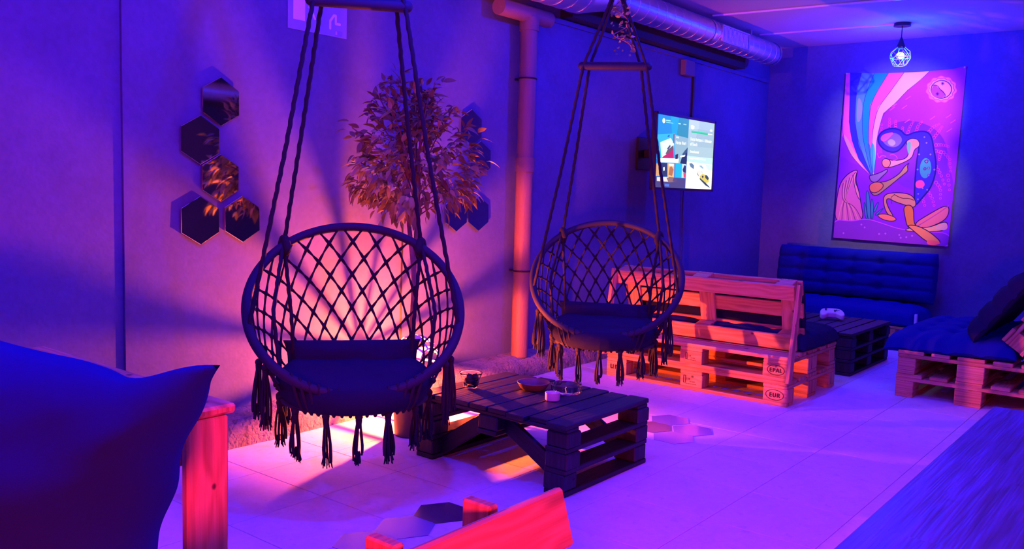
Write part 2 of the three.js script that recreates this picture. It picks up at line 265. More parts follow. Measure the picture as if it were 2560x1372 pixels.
function stamp(t, kind, x, y, z, w = .115, ry = 0) { part('block_stamp', new THREE.PlaneGeometry(w, w * .625), stampMat[kind], t, [x, y, z], [0, ry, 0]); }

// ---- sofa seen from behind
{
  const X = -2.396, Z = -5.19, t = thing('pallet_sofa', 'natural pine pallet sofa seen from behind, stamped blocks, in front of the television wall', 'sofa', [X, 0, Z]);
  euroPallet(t, pineMix, 0, 0, 0, 'x'); euroPallet(t, pineMix, -.004, .1435, .004, 'x');
  const tilt = .25, zb = .215;                                          // back pallet, leaning towards the camera
  const b = backPallet(t, [-.03, .292, zb], [1, 0, 0], [0, Math.sin(tilt), -Math.cos(tilt)], 1.2, .40, pineMix, { deckAt: [.05, .205, .345], deckW: .09 });
  // strips that hold the back on both ends
  for (const s of [-1, 1]) { const m = part('back_brace', cbox(.022, .56, .05, .003, 1, s + 2), M.pine, t, [s * .612 - .004, .415, .368]); m.rotation.x = -.165; }
  const zf = .4012; stamp(t, 'EPAL', -.5275, .205, zf + .004); stamp(t, 'code', 0, .205, zf + .004, .1); stamp(t, 'EPAL', .5275, .205, zf + .004);
  stamp(t, 'urc', -.5275, .061, zf); stamp(t, 'code', 0, .061, zf, .12); stamp(t, 'EUR', .5275, .061, zf, .12);
  const seat = solo('sofa_seat_cushion', 'dark blue seat cushion on the pallet sofa seen from behind', 'cushion', tufted(1.2, .62, .12, 5, 4, 0, 3), M.charcoal, [X + .02, .29, Z - .12]);
  const bk = solo('sofa_back_cushion', 'dark blue tufted cushion leaning inside the back of the stamped pine pallet sofa', 'cushion', tufted(1.16, .30, .09, 5, 2, 0, 5), M.charcoal, [X - .01, .52, Z + .115], [-Math.PI / 2 + .25, 0, 0]);
}
// ---- side sofa at the right, backrest leaning to the right
{
  const X = -1.03, Z = -6.19, t = thing('pallet_sofa', 'pine pallet sofa at the right edge with dark blue mattress and tilted back', 'sofa', [X, 0, Z]);
  euroPallet(t, pineMix, 0, 0, 0, 'z'); euroPallet(t, pineMix, .004, .1435, .006, 'z');
  const tilt = .62;
  backPallet(t, [.26, .33, 0], [0, 0, 1], [-Math.cos(tilt), Math.sin(tilt), 0], 1.2, .40, pineMix, { deckAt: [.05, .2, .35], deckW: .09 });
  solo('sofa_seat_cushion', 'dark blue mattress drooping over the front of the pallet sofa at the right edge', 'cushion', tufted(1.22, .72, .13, 5, 4, .03, 8).rotateY(-Math.PI / 2), M.navy, [X - .13, .292, Z]);
  solo('sofa_back_cushion', 'dark blue cushion propped on the tilted back of the pallet sofa at the right edge', 'cushion', tufted(1.2, .46, .12, 5, 4, 0, 9), M.charcoal, [X + .145, .56, Z], [Math.PI / 2 - tilt, Math.PI / 2, 0].length ? [0, 0, 0] : [0, 0, 0]).quaternion.setFromRotationMatrix(new THREE.Matrix4().makeBasis(V(0, 0, -1), V(-Math.cos(tilt), Math.sin(tilt), 0), V(Math.sin(tilt), Math.cos(tilt), 0)));
}
// ---- tufted bench against the back wall
{
  const X = -2.52, t = thing('pallet_bench', 'low pallet bench under the tapestry along the back wall', 'bench', [X, 0, -7.86]);
  euroPallet(t, pineMix, -.02, 0, 0, 'x');
  plank('end_leg', t, M.whitePlastic, .02, .28, .03, .72, .14, .36, null);
  plank('end_leg', t, M.whitePlastic, .02, .28, .03, -.72, .14, .36, null);
  for (const z of [-.36, .36]) plank('rail', t, M.pineWarm, 1.46, .02, .05, 0, .155, z);
  for (const x of [-.5, .5]) { const m = plank('back_post', t, M.pineWarm, .05, .5, .04, x, .41, -.36); }
  solo('bench_seat_cushion', 'dark blue tufted seat pad of the bench below the tapestry', 'cushion', tufted(1.42, .72, .14, 6, 3, 0, 12), M.navy, [X, .167, -7.84]);
  solo('bench_back_cushion', 'dark blue tufted back pad of the bench leaning on the back wall below the tapestry', 'cushion', tufted(1.42, .44, .13, 6, 4, 0, 14), M.navy, [X, .515, -8.19], [Math.PI / 2 - .12, 0, 0]);
}
// ---- black tables of stacked small pallets
function blackTable(name, label, x0, x1, z0, z1, full) {
  const cx = (x0 + x1) / 2, cz = (z0 + z1) / 2, W = x1 - x0, D = z1 - z0, t = thing(name, label, 'table', [cx, 0, cz], 0);
  const mat = M.blackWood, n = 8, bw = W / n;
  for (let i = 0; i < n; i++) { const m = plank('deck_board', t, mat, bw - (i % 3 === 1 ? .006 : .013), .02, D + rr(-.03, .012), -W / 2 + bw * (i + .5), .278 + rr(-.0015, .0015), rr(-.006, .006), [0, rr(-.008, .008), rr(-.006, .006)], .003, 2); }
  const bz = full ? [-D / 2 + .05, 0, D / 2 - .05] : [-D / 2 + .05, D / 2 - .05], bx = [-W / 2 + .055, 0, W / 2 - .055];
  // top layer: long runners, blocks, cross boards
  for (const z of bz) plank('runner_board', t, mat, W - .01, .016, .08, 0, .26, z, null, .003, 0);
  const H3 = [[.192, .252], [.108, .172], [.02, .088]], yb = [.182, .098, .010];
  for (let k = 0; k < 3; k++) for (const x of bx) {
    if (k > 0 && x === 0 && !full) continue;
    for (const z of bz) { const [a, b] = H3[k]; plank('block', t, mat, .105 + rr(-.012, .006), b - a, .095, x + rr(-.006, .006), (a + b) / 2, z + rr(-.004, .004), null, .005, 1); }
    plank('cross_board', t, mat, .1, .02, D - .005, x, yb[k], 0, null, .003, 2);
  }
  if (!full) for (const [y, h] of [[.052, .085], [.222, .062]]) plank('added_end_board', t, mat, .018, h, D - .02, -W / 2 + .009, y, 0, null, .003, 2);  // unseen boards added to stop lantern light passing through the table
  if (!full) for (const z of [D / 2 - .03, -D / 2 + .03]) for (const s of [-1, 1]) { // sloping braces from the middle to the feet
    const a = s > 0 ? [.02, .235] : [-.02, .235], b = s > 0 ? [W / 2 - .05, .045] : [-W / 2 + .08, .035], L = Math.hypot(b[0] - a[0], b[1] - a[1]) + .06; const m = plank('brace', t, mat, L, .07, .022, (a[0] + b[0]) / 2, (a[1] + b[1]) / 2, z + (z > 0 ? -.045 : .045), [0, 0, Math.atan2(b[1] - a[1], b[0] - a[0])], .003, 0);
  }
  return t;
}
blackTable('pallet_table', 'black slatted pallet table with glass ashtray and bowls between the two swing chairs', -2.67, -1.86, -3.34, -2.71, false);
blackTable('pallet_table', 'black pallet table carrying the white game controller beyond the pine sofa', -2.60, -1.81, -6.82, -5.95, true);

// ---------------------------------------------------------------- hanging macrame chairs
const HOOP_Y = .727, TILT = .78, HR = .398, SR = .265, SY = .392, SZ = .03, BAR_Y = 1.84;
const hoopAt = (p, r = HR) => V(r * Math.sin(p), HOOP_Y + r * Math.cos(p) * Math.cos(TILT), -r * Math.cos(p) * Math.sin(TILT));
const seatAt = (q, r = SR) => V(r * Math.sin(q), SY, SZ - r * Math.cos(q));
function tassel(seed, len) {
  const r = rngOf(seed), gs = []; gs.push(new THREE.SphereGeometry(.014, 8, 6).translate(0, -.012, 0)); gs.push(new THREE.CylinderGeometry(.012, .009, .03, 8).translate(0, -.036, 0));
  for (let i = 0; i < 8; i++) { const a = i / 8 * 6.283 + r(), q = .006 + .007 * r(), l = len * (.85 + .15 * r()), x1 = Math.cos(a) * q * 1.6, z1 = Math.sin(a) * q * 1.6; gs.push(tube([[Math.cos(a) * .006, -.03, Math.sin(a) * .006], [x1 * .8 + .004 * (r() - .5), -len * .45, z1 * .8 + .004 * (r() - .5)], [x1 * 1.1 + .005 * (r() - .5), -len * .75, z1 * 1.1], [x1, -l, z1]], .0042, 9, 5)); }
  for (let i = 0; i < 16; i++) { const a = r() * 6.283, q = .004 + .013 * r(); gs.push(rod([Math.cos(a) * q * .7, -len * .8, Math.sin(a) * q * .7], [Math.cos(a) * q * 1.35, -len * (1.0 + .1 * r()), Math.sin(a) * q * 1.35], .0022, 4)); }
  return merge(gs);
}
function makeChair(label, pos, yaw) {
  const t = thing('swing_chair', label, 'swing chair', pos, yaw, 'black macrame swing chairs');
  const ring = (f, r, n = 72) => { const pts = []; for (let i = 0; i < n; i++) pts.push(f(i / n * Math.PI * 2)); return tube(pts, r, n * 2, 12, true); };
  part('back_hoop', ring(hoopAt, .0175), M.hoop, t);
  part('seat_hoop', ring(seatAt, .014), M.hoop, t);
  // wrapped braid that ties both hoops at the front
  const braid = []; for (let i = 0; i <= 14; i++) { const p = Math.PI + (i - 7) / 7 * .62, a = hoopAt(p), b = seatAt(Math.PI + (i - 7) / 7 * .75); braid.push(tube([a.clone().add(V(0, .02, .004)), a.clone().lerp(b, .5).add(V(0, -.02, .022)), b.clone().add(V(0, -.018, 0)), a.clone().lerp(b, .5).add(V(0, .02, -.012))], .006, 14, 5, true)); }
  part('front_binding', merge(braid), M.cotton, t);
  // net: crossing pairs of cords from the back hoop to the seat hoop, knotted where they cross
  const A = 2.28, B = 2.0, N = 18, SL = .25;
  const net = (u, v) => { const p = hoopAt((u * 2 - 1) * A, HR - .012), q = seatAt((u * 2 - 1) * B); const m = p.lerp(q, v); m.z -= .05 * Math.sin(Math.PI * v) * (1 - Math.pow(2 * u - 1, 4)); m.x *= 1 + .04 * Math.sin(Math.PI * v); return m; };
  for (let i = -4; i <= N + 4; i++) for (const s of [-1, 1]) {
    const u0 = (i + .5 + s * .12) / N, pts = []; const n = 36; let v0 = 0, v1 = 1;
    const lim = [(0 - u0) / (s * SL), (1 - u0) / (s * SL)].sort((a, b) => a - b); v0 = Math.max(0, lim[0]); v1 = Math.min(1, lim[1]); if (v1 - v0 < .08) continue;
    const gs = []; const per = 1 / (2 * SL * N);
    for (const side of [-1, 1]) { const pp = []; for (let k = 0; k <= n; k++) { const v = v0 + (v1 - v0) * k / n, u = u0 + s * SL * v, du = side * .0042 * Math.abs(Math.sin(Math.PI * (v + s * 0 - .12 * per * 2) / per)) / 1.7; pp.push(net(Math.min(1, Math.max(0, u + du)), v)); } gs.push(tube(pp, .0036, 44, 5)); }
    if (s > 0) for (let k = 1; k < 9; k++) { const v = (k - .12 * 2) * per; if (v < v0 + .01 || v > v1 - .01) continue; const c = net(u0 + SL * v, v); gs.push(new THREE.SphereGeometry(.0088, 7, 5).translate(c.x, c.y, c.z)); }
    part('net_cord', merge(gs), M.cotton, t);
  }
  // web under the cushion
  const web = []; for (let i = -3; i <= 3; i++) { const o = i * .07, h = Math.sqrt(SR * SR - o * o); web.push(tube([[o, SY, SZ - h], [o * .8, SY - .03, SZ], [o, SY, SZ + h]], .005, 14, 5)); web.push(tube([[-h, SY, SZ + o], [0, SY - .032, SZ + o * .8], [h, SY, SZ + o]], .005, 14, 5)); }
  part('seat_web', merge(web), M.cotton, t);
  // ropes
  for (const s of [-1, 1]) {
    const nd = hoopAt(s * .74), sd = hoopAt(s * 1.80);
    part('suspension_rope', rope([[s * .135, BAR_Y, -.012], [s * .2, 1.4, -.13], [nd.x, nd.y + .012, nd.z]], .0078), M.cotton, t);
    part('suspension_rope', rope([[s * .165, BAR_Y, .018], [s * .26, 1.3, .02], [sd.x * .985, sd.y, sd.z + .01]], .0078), M.cotton, t);
    const sb = seatAt(s * 1.0), sf = seatAt(s * 1.75);
    part('back_rope', rope([[nd.x, nd.y, nd.z], [sb.x * 1.04 + s * .005, .66, sb.z - .01], [sb.x, sb.y, sb.z]], .0072), M.cotton, t);
    part('back_rope', rope([[nd.x + s * .004, nd.y, nd.z + .012], [s * .30, .70, .02], [sf.x, sf.y, sf.z]], .0072), M.cotton, t);
    part('rope_binding', tube([[nd.x - s * .012, nd.y - .012, nd.z + .022], [nd.x, nd.y + .03, nd.z], [nd.x + s * .012, nd.y - .012, nd.z - .022], [nd.x, nd.y - .03, nd.z]], .016, 20, 7, true), M.cotton, t);
    part('rope_binding', tube([[sf.x + s * .016, SY + .012, sf.z], [sf.x, SY + .02, sf.z + .016], [sf.x - s * .012, SY - .012, sf.z], [sf.x, SY - .02, sf.z - .014]], .013, 16, 7, true), M.cotton, t);
    // above the spreader bar
    part('top_rope', rope([[s * .135, BAR_Y, -.012], [s * .07, 2.02, -.008], [s * .012, 2.22, 0]], .0075), M.cotton, t);
    part('top_rope', rope([[s * .165, BAR_Y, .018], [s * .09, 2.03, .012], [s * .018, 2.22, .006]], .0075), M.cotton, t);
  }
  const bar = new THREE.CapsuleGeometry(.022, .345, 6, 14); bar.rotateZ(Math.PI / 2); part('spreader_bar', bar.translate(0, BAR_Y, .003), M.hoop, t);
  part('hanging_rope', rope([[0, 2.2, 0], [0, 2.4, 0], [0, CEIL - .03, 0]], .012), M.cotton, t);
  part('ceiling_hook', merge([new THREE.CylinderGeometry(.035, .035, .012, 16).translate(0, CEIL - .006, 0), tube([[0, CEIL - .01, 0], [.018, CEIL - .03, 0], [0, CEIL - .055, 0], [-.016, CEIL - .035, 0]], .005, 20, 6)]), M.blackMetal, t);
  // tassels round the seat
  const ang = [Math.PI, Math.PI - .38, Math.PI + .42, Math.PI - .85, Math.PI + .9, 1.75, -1.7, 1.2, -1.15, .55, -.5];
  ang.forEach((q, i) => { const p = seatAt(q, SR + .012); part('tassel', tassel(40 + i, [.165, .17, .18, .15, .18, .16, .165, .12, .13, .1, .1][i]), M.cotton, t, [p.x, SY - .004, p.z], [rr(-.05, .05), rr(0, 3), rr(-.05, .05)]); });
  for (const s of [-1, 1]) { const p = hoopAt(s * 2.15); part('tassel', tassel(60 + s, .2), M.cotton, t, [p.x + s * .01, p.y - .015, p.z], [0, 1, s * .06]); part('tassel', tassel(63 + s, .22), M.cotton, t, [p.x - s * .012, p.y - .03, p.z + .025], [0, 2, 0]); }
  return t;
}
const chairA = makeChair('nearer black macrame swing chair, before the glowing lantern and potted tree', [-2.505, 0, -2.21], .90);
const chairB = chairA.clone(); chairB.name = numbered('swing_chair'); chairB.position.set(-2.52, 0, -3.99); chairB.rotation.y = .50;
chairB.userData = { label: 'farther black macrame swing chair, hanging in front of the pine pallet sofa', category: 'swing chair', group: 'black macrame swing chairs' }; scene.add(chairB);
{
  const prof = []; for (let i = 0; i <= 24; i++) { const a = -Math.PI / 2 + Math.PI * i / 24; prof.push(new THREE.Vector2(.235 + .05 * Math.pow(Math.max(0, Math.cos(a)), .7), .045 * Math.sin(a))); }
  prof.unshift(new THREE.Vector2(.0, -.045)); prof.push(new THREE.Vector2(0.1, .052), new THREE.Vector2(0, .05));
  const pad = new THREE.LatheGeometry(prof, 48); { const p = pad.attributes.position; for (let i = 0; i < p.count; i++) { const x = p.getX(i), z = p.getZ(i), y = p.getY(i); p.setXYZ(i, x * (1 + .02 * N16(z * 9 + 2, x * 9)), y + .012 * (N16(x * 14 + 5, z * 14) - .5) - .035 * Math.max(0, z / .28) + .02 * Math.max(0, -z / .28), z * 1.02); } pad.computeVertexNormals(); }
  const bol = pillow(.54, .17, .16, 9, 32, .016);
  const set = (pos, yaw, where) => {
    const F = V(Math.sin(yaw), 0, Math.cos(yaw)), P = (z, y) => [pos[0] + F.x * z, y, pos[1] + F.z * z];
    solo('swing_seat_pad', 'round dark blue seat pad in the ' + where, 'cushion', pad, M.charcoal, P(.04, .452), [0, yaw, 0]);
    const b = solo('swing_back_cushion', 'dark blue bolster cushion across the back of the ' + where, 'cushion', bol, M.charcoal, P(-.14, .486), [0, 0, 0]); b.rotation.set(-.28, yaw, 0, 'YXZ');
  };
  set([-2.505, -2.21], .90, 'nearer swing chair'); set([-2.52, -3.99], .50, 'farther swing chair');
}
// ---- leaves: shared geometry
function leafGeo(l, w, bend) { return surf(2, 5, (a, b) => { const s = a * 2 - 1, k = Math.sin(Math.PI * Math.pow(b, .75)) * w / 2 + (b === 0 ? .001 : 0); return [s * k, -bend * b * b * l + Math.abs(s) * k * .35, b * l]; }); }
const leafGeos = [leafGeo(.055, .024, .3), leafGeo(.046, .02, .15), leafGeo(.062, .023, .5)];
const leafMats = [M.leafA, M.leafB, M.leafC];
{ // vine wound round the ropes of the farther chair
  const t = thing('leaf_garland', 'dry leafy vine wound round the top ropes of the farther swing chair', 'garland', [-2.52, 2.05, -3.99], .5);
  const pts = []; for (let i = 0; i <= 40; i++) { const k = i / 40, a = k * 20, r = .032 + .02 * Math.sin(k * 9) * (1 - k); pts.push([Math.cos(a) * r + .05 * (1 - k) * (1 - k), -.12 + .45 * k, Math.sin(a) * r]); } part('vine', tube(pts, .003, 160, 5), M.bark, t);
  const r = rngOf(77), gl = [leafGeo(.03, .016, .3), leafGeo(.024, .013, .2)];
  for (let i = 0; i < 120; i++) { const k = Math.pow(r(), .9), a = r() * 6.283, q = .02 + .035 * r(); const m = part('leaf', gl[i % 2], leafMats[i % 3], t, [Math.cos(a) * q + .05 * (1 - k) * (1 - k) + (k < .2 ? .03 * r() : 0), -.16 + .50 * k, Math.sin(a) * q]); m.rotation.set(r() * 2 - .4, a + r(), r() * 2 - 1); }
}
// ---------------------------------------------------------------- potted tree
{
  const X = -2.915, Z = -2.925, t = thing('potted_tree', 'potted artificial tree with brown leaves behind the nearer swing chair', 'plant', [X, 0, Z]);
  part('pot', new THREE.LatheGeometry([[0, 0], [.072, 0], [.076, .01], [.088, .22], [.094, .235], [.094, .25], [.084, .25], [.08, .22], [0, .215]].map(p => new THREE.Vector2(...p)), 40), M.pot, t);
  part('soil', new THREE.CylinderGeometry(.081, .078, .012, 24).translate(0, .222, 0), M.soil, t);
  const r = rngOf(501), trunks = [];
  trunks.push([[-.01, .2, 0], [.012, .5, .005], [.002, .8, -.005], [.02, 1.1, 0], [.03, 1.35, .01]]); trunks.push([[.015, .2, .012], [-.012, .5, -.006], [.012, .75, .01], [-.02, 1.05, .02], [-.05, 1.3, .0]]);
  for (const p of trunks) part('trunk', tube(p, .0105, 40, 8), M.bark, t);
  const tips = [], C = V(-.015, 1.30, .016);
  for (let i = 0; i < 34; i++) { const a = i * 2.4 + r(), e = -.62 + 1.85 * (i / 34) + .2 * (r() - .5); const wd = .33 - .12 * Math.max(0, Math.sin(e)); const R = V(Math.cos(a) * Math.cos(e) * wd, Math.sin(e) * (e > 0 ? .41 : .33), Math.sin(a) * Math.cos(e) * wd); const b = V(.005, 1.02 + .22 * (i / 34), .005), c = C.clone().add(R), m = b.clone().lerp(c, .55).add(V(0, .03, 0)); part('branch', tube([b, m, c], .0032, 12, 5), M.bark, t); tips.push([b, m, c]); }
  const rest = []; let n = 0;
  const spots = [];
  for (const [b, m, c] of tips) { const cv = new THREE.CatmullRomCurve3([b, m, c]); for (let k = 0; k < 48; k++) { const s = .14 + .86 * Math.pow(r(), .75), p = s <= 1 ? cv.getPoint(s) : c.clone().addScaledVector(c.clone().sub(m).normalize(), (s - 1) * .3); const out = p.clone().sub(V(0, 1.2, 0)).normalize(); spots.push([p.add(V(r() - .5, r() - .5, r() - .5).multiplyScalar(s < .6 ? .13 : .07)), out]); } }
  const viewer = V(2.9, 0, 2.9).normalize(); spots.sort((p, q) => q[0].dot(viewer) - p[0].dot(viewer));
  for (const [p, out] of spots) {
    const d = out.clone().add(V(r() - .5, r() - .9, r() - .5).multiplyScalar(1.3)).normalize(), side = new THREE.Vector3().crossVectors(V(0, 1, 0), d).normalize(), up = new THREE.Vector3().crossVectors(d, side);
    const q = new THREE.Quaternion().setFromRotationMatrix(new THREE.Matrix4().makeBasis(side, up, d)).multiply(new THREE.Quaternion().setFromAxisAngle(V(0, 0, 1), (r() - .5) * 2)); const s = .7 + .5 * r(), gi = n % 3;
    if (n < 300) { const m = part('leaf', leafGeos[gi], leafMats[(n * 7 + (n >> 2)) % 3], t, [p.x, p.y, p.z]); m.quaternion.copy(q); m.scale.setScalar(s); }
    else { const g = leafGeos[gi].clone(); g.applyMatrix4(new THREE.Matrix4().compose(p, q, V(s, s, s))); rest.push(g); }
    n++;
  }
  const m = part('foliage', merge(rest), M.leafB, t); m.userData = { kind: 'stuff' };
}
// ---------------------------------------------------------------- lantern by the wall
{
  const X = -3.085, Z = -3.12, t = thing('lantern', 'tall glowing lantern on the floor between the plant pot and the wall', 'lamp', [X, 0, Z]);
  part('base', new THREE.LatheGeometry([[0, 0], [.062, 0], [.064, .012], [.056, .02], [0, .022]].map(p => new THREE.Vector2(...p)), 32), M.blackMetal, t);
  part('stem', new THREE.CylinderGeometry(.010, .010, .27, 12).translate(0, .15, 0), M.blackMetal, t);
  const Y = .32, bulb = part('bulb', new THREE.SphereGeometry(.042, 24, 16).translate(0, Y, 0), std({ color: lin(.9, .8, .6), emissive: lin(1, .5, .16), emissiveIntensity: 3 }), t);
  // cage of flat ribs that run from the room side to the wall side
  const ribs = rngOf(9); for (let i = 0; i < 12; i++) { const a0 = (i + .5) / 12 * 6.2832, upward = Math.max(0, Math.cos(a0)), a = a0 + (ribs() - .5) * .12, w = .008 + .006 * ribs(), up = .040 * Math.min(1, upward * 1.3), R = .12; const g = surf(2, 24, (p, q) => { const th = .55 + 2.45 * q, ph = a + (p - .5) * (w + up * Math.exp(-Math.pow((th - 1.5) / .42, 4))) / R / Math.max(.25, Math.sin(th)); return [R * Math.cos(th), Y + R * Math.sin(th) * Math.cos(ph), R * Math.sin(th) * Math.sin(ph)]; }); part('rib', g, M.cageMetal || (M.cageMetal = std({ color: lin(.75, .72, .68), roughness: .4, metalness: .3, side: THREE.DoubleSide })), t); }
  part('rim', new THREE.TorusGeometry(.0635, .005, 8, 32).rotateY(Math.PI / 2).translate(.102, Y, 0), M.cageMetal, t);
  part('cap', new THREE.CylinderGeometry(.02, .02, .012, 20).rotateZ(Math.PI / 2).translate(-.119, Y, 0), M.cageMetal, t);
  const l = new THREE.PointLight(AMBER, AMBER_POWER, 0, 2); l.position.set(0, Y, 0); l.castShadow = true; l.shadow.radius = 0.35; t.add(l);
  const pts = [[X - .07, .012, Z], [X - .16, .02, Z - .12], [-3.29, .135, -3.32], [-3.43, .135, -3.4], [-3.487, .3, -3.415], [-3.487, .9, -3.41], [-3.487, 1.5, -3.41]];
  solo('power_cable', 'thin dark cable running up the wall beside the potted tree', 'cable', tube(pts, .0045, 80, 6), M.blackPlastic);
}
// ---------------------------------------------------------------- pendants (the visible one first)
const bulbBlue = std({ color: lin(.6, .8, .9), emissive: lin(.55, .95, 1), emissiveIntensity: 2.2 });
function pendant(label, x, z) {
  const t = thing('pendant_lamp', label, 'lamp', [x, CEIL, z], 0, 'blue cage pendants in a row');
  part('ceiling_rose', new THREE.CylinderGeometry(.062, .066, .026, 32).translate(0, -.013, 0), M.blackMetal, t);
  part('cord', new THREE.CylinderGeometry(.004, .004, .13, 8).translate(0, -.09, 0), M.blackPlastic, t);
  part('socket', new THREE.LatheGeometry([[.004, -.11], [.012, -.125], [.03, -.175], [.032, -.2], [.02, -.205], [.0, -.2]].map(p => new THREE.Vector2(...p)), 24), M.blackMetal, t);
  const cy = -.275, gs = [], ringP = (r, y, o) => Array.from({ length: 6 }, (_, i) => [r * Math.cos((i + o) / 6 * 6.283), y, r * Math.sin((i + o) / 6 * 6.283)]);
  const a = ringP(.03, cy + .085, 0), b = ringP(.082, cy + .0, .5), b2 = ringP(.075, cy + .045, 0), c = ringP(.05, cy - .062, 0);
  for (let i = 0; i < 6; i++) { const j = (i + 1) % 6; for (const [p, q] of [[a[i], b2[i]], [b2[i], b[i]], [b2[j], b[i]], [b[i], b[j]], [b[i], c[i]], [b[i], c[j]], [c[i], c[j]]]) gs.push(rod(p, q, .0026, 6)); }
  part('cage', merge(gs), M.steel, t);
  part('bulb', new THREE.SphereGeometry(.032, 24, 16).scale(1, .85, 1).translate(0, cy + .018, 0), bulbBlue, t);
  const l = new THREE.PointLight(BLUE, BLUE_POWER, 0, 2); l.position.set(0, cy + .018, 0); l.castShadow = true; l.shadow.radius = 1.6; t.add(l);
  return t;
}
pendant('blue glowing cage pendant hanging above the tapestry', -2.09, -7.6);
pendant('blue cage pendant above the gap between the sofas', -1.95, -4.55);
pendant('blue cage pendant above the black slatted table', -1.85, -2.2);
pendant('added blue cage pendant over the right side of the room, out of view', .65, -3.1);  // unseen lamp added as blue fill for the floor shadows
pendant('blue cage pendant over the seat at the lower left', -2.0, -.5);
{ // cables on the ceiling
  solo('ceiling_cable', 'thin cable clipped to the ceiling leading to the blue pendant', 'cable', slab(1.15, .012, .016), M.whitePlastic, [-2.69, CEIL - .006, -7.56], [0, .06, 0]);
  solo('ceiling_cable', 'thin cable clipped to the ceiling nearer than the blue pendant', 'cable', slab(1.5, .012, .016), M.whitePlastic, [-2.5, CEIL - .006, -6.62], [0, .08, 0]);
}
// two unseen warm spots added to bring up the print reds, aimed at the upper and lower half of the tapestry
for (const [x, ty, lab] of [[-.92, 1.93, 'small added ceiling spot aimed at the upper half of the tapestry'], [-.74, 1.18, 'small added ceiling spot aimed at the lower half of the tapestry']]) {
  const t = thing('added_spot', lab, 'lamp', [x, CEIL, -6.05], 0, 'added spots'), aim = V(-2.26, ty, -8.32), head = V(x, CEIL - .075, -6.05), d = aim.clone().sub(head).normalize();
  part('mounting_plate', new THREE.CylinderGeometry(.045, .045, .012, 24).translate(0, -.006, 0), M.blackMetal, t); part('stem', new THREE.CylinderGeometry(.008, .008, .06, 10).translate(0, -.04, 0), M.blackMetal, t);
  const can = new THREE.CylinderGeometry(.032, .032, .09, 24, 1, true); can.rotateX(Math.PI / 2); const c = part('lamp_head', can, std({ color: lin(.02, .02, .022), roughness: .45, metalness: .5, side: THREE.DoubleSide }), t, [0, -.075, 0]); c.quaternion.setFromUnitVectors(V(0, 0, 1), d);
  const b = part('lens', new THREE.CylinderGeometry(.026, .026, .006, 24).rotateX(Math.PI / 2), std({ color: lin(.5, .4, .3), emissive: lin(1, .7, .4), emissiveIntensity: 2 }), t, [d.x * .02, -.075 + d.y * .02, d.z * .02]); b.quaternion.copy(c.quaternion);
  const l = new THREE.SpotLight(SPOT, SPOT_POWER, 0, .215, .55, 2); l.position.set(d.x * .05, -.075 + d.y * .05, d.z * .05); l.castShadow = true; t.add(l); l.target.position.set(aim.x - x, aim.y - CEIL, aim.z + 6.05); t.add(l.target);
}
// red globe lamp behind the camera: lights the fronts that face the camera
{
  const Y = .9, t = thing('globe_lamp', 'red globe floor lamp under an added dark dome shade behind the viewer', 'lamp', [.3, 0, .5]);
  part('base', new THREE.CylinderGeometry(.11, .12, .02, 32).translate(0, .01, 0), M.blackMetal, t);
  part('stem', new THREE.CylinderGeometry(.012, .012, Y - .1, 12).translate(0, Y / 2 - .04, 0), M.blackMetal, t);
  part('globe', new THREE.SphereGeometry(.15, 32, 20).translate(0, Y, 0), std({ color: lin(.8, .1, .1), emissive: lin(1, .05, .05), emissiveIntensity: 1.5 }), t);
  const dome = []; for (let i = 0; i <= 12; i++) { const a = i / 12 * 1.46; dome.push(new THREE.Vector2(Math.sin(a) * .26, Y + Math.cos(a) * .22)); }
  part('shade', new THREE.LatheGeometry(dome, 40), std({ color: lin(.02, .02, .02), roughness: .6, side: THREE.DoubleSide }), t);  // unseen dome added to keep the red off upper walls and ceiling
  const l = new THREE.PointLight(RED, RED_POWER, 0, 2); l.position.set(0, Y, 0); l.castShadow = true; l.shadow.radius = 7; t.add(l);
}
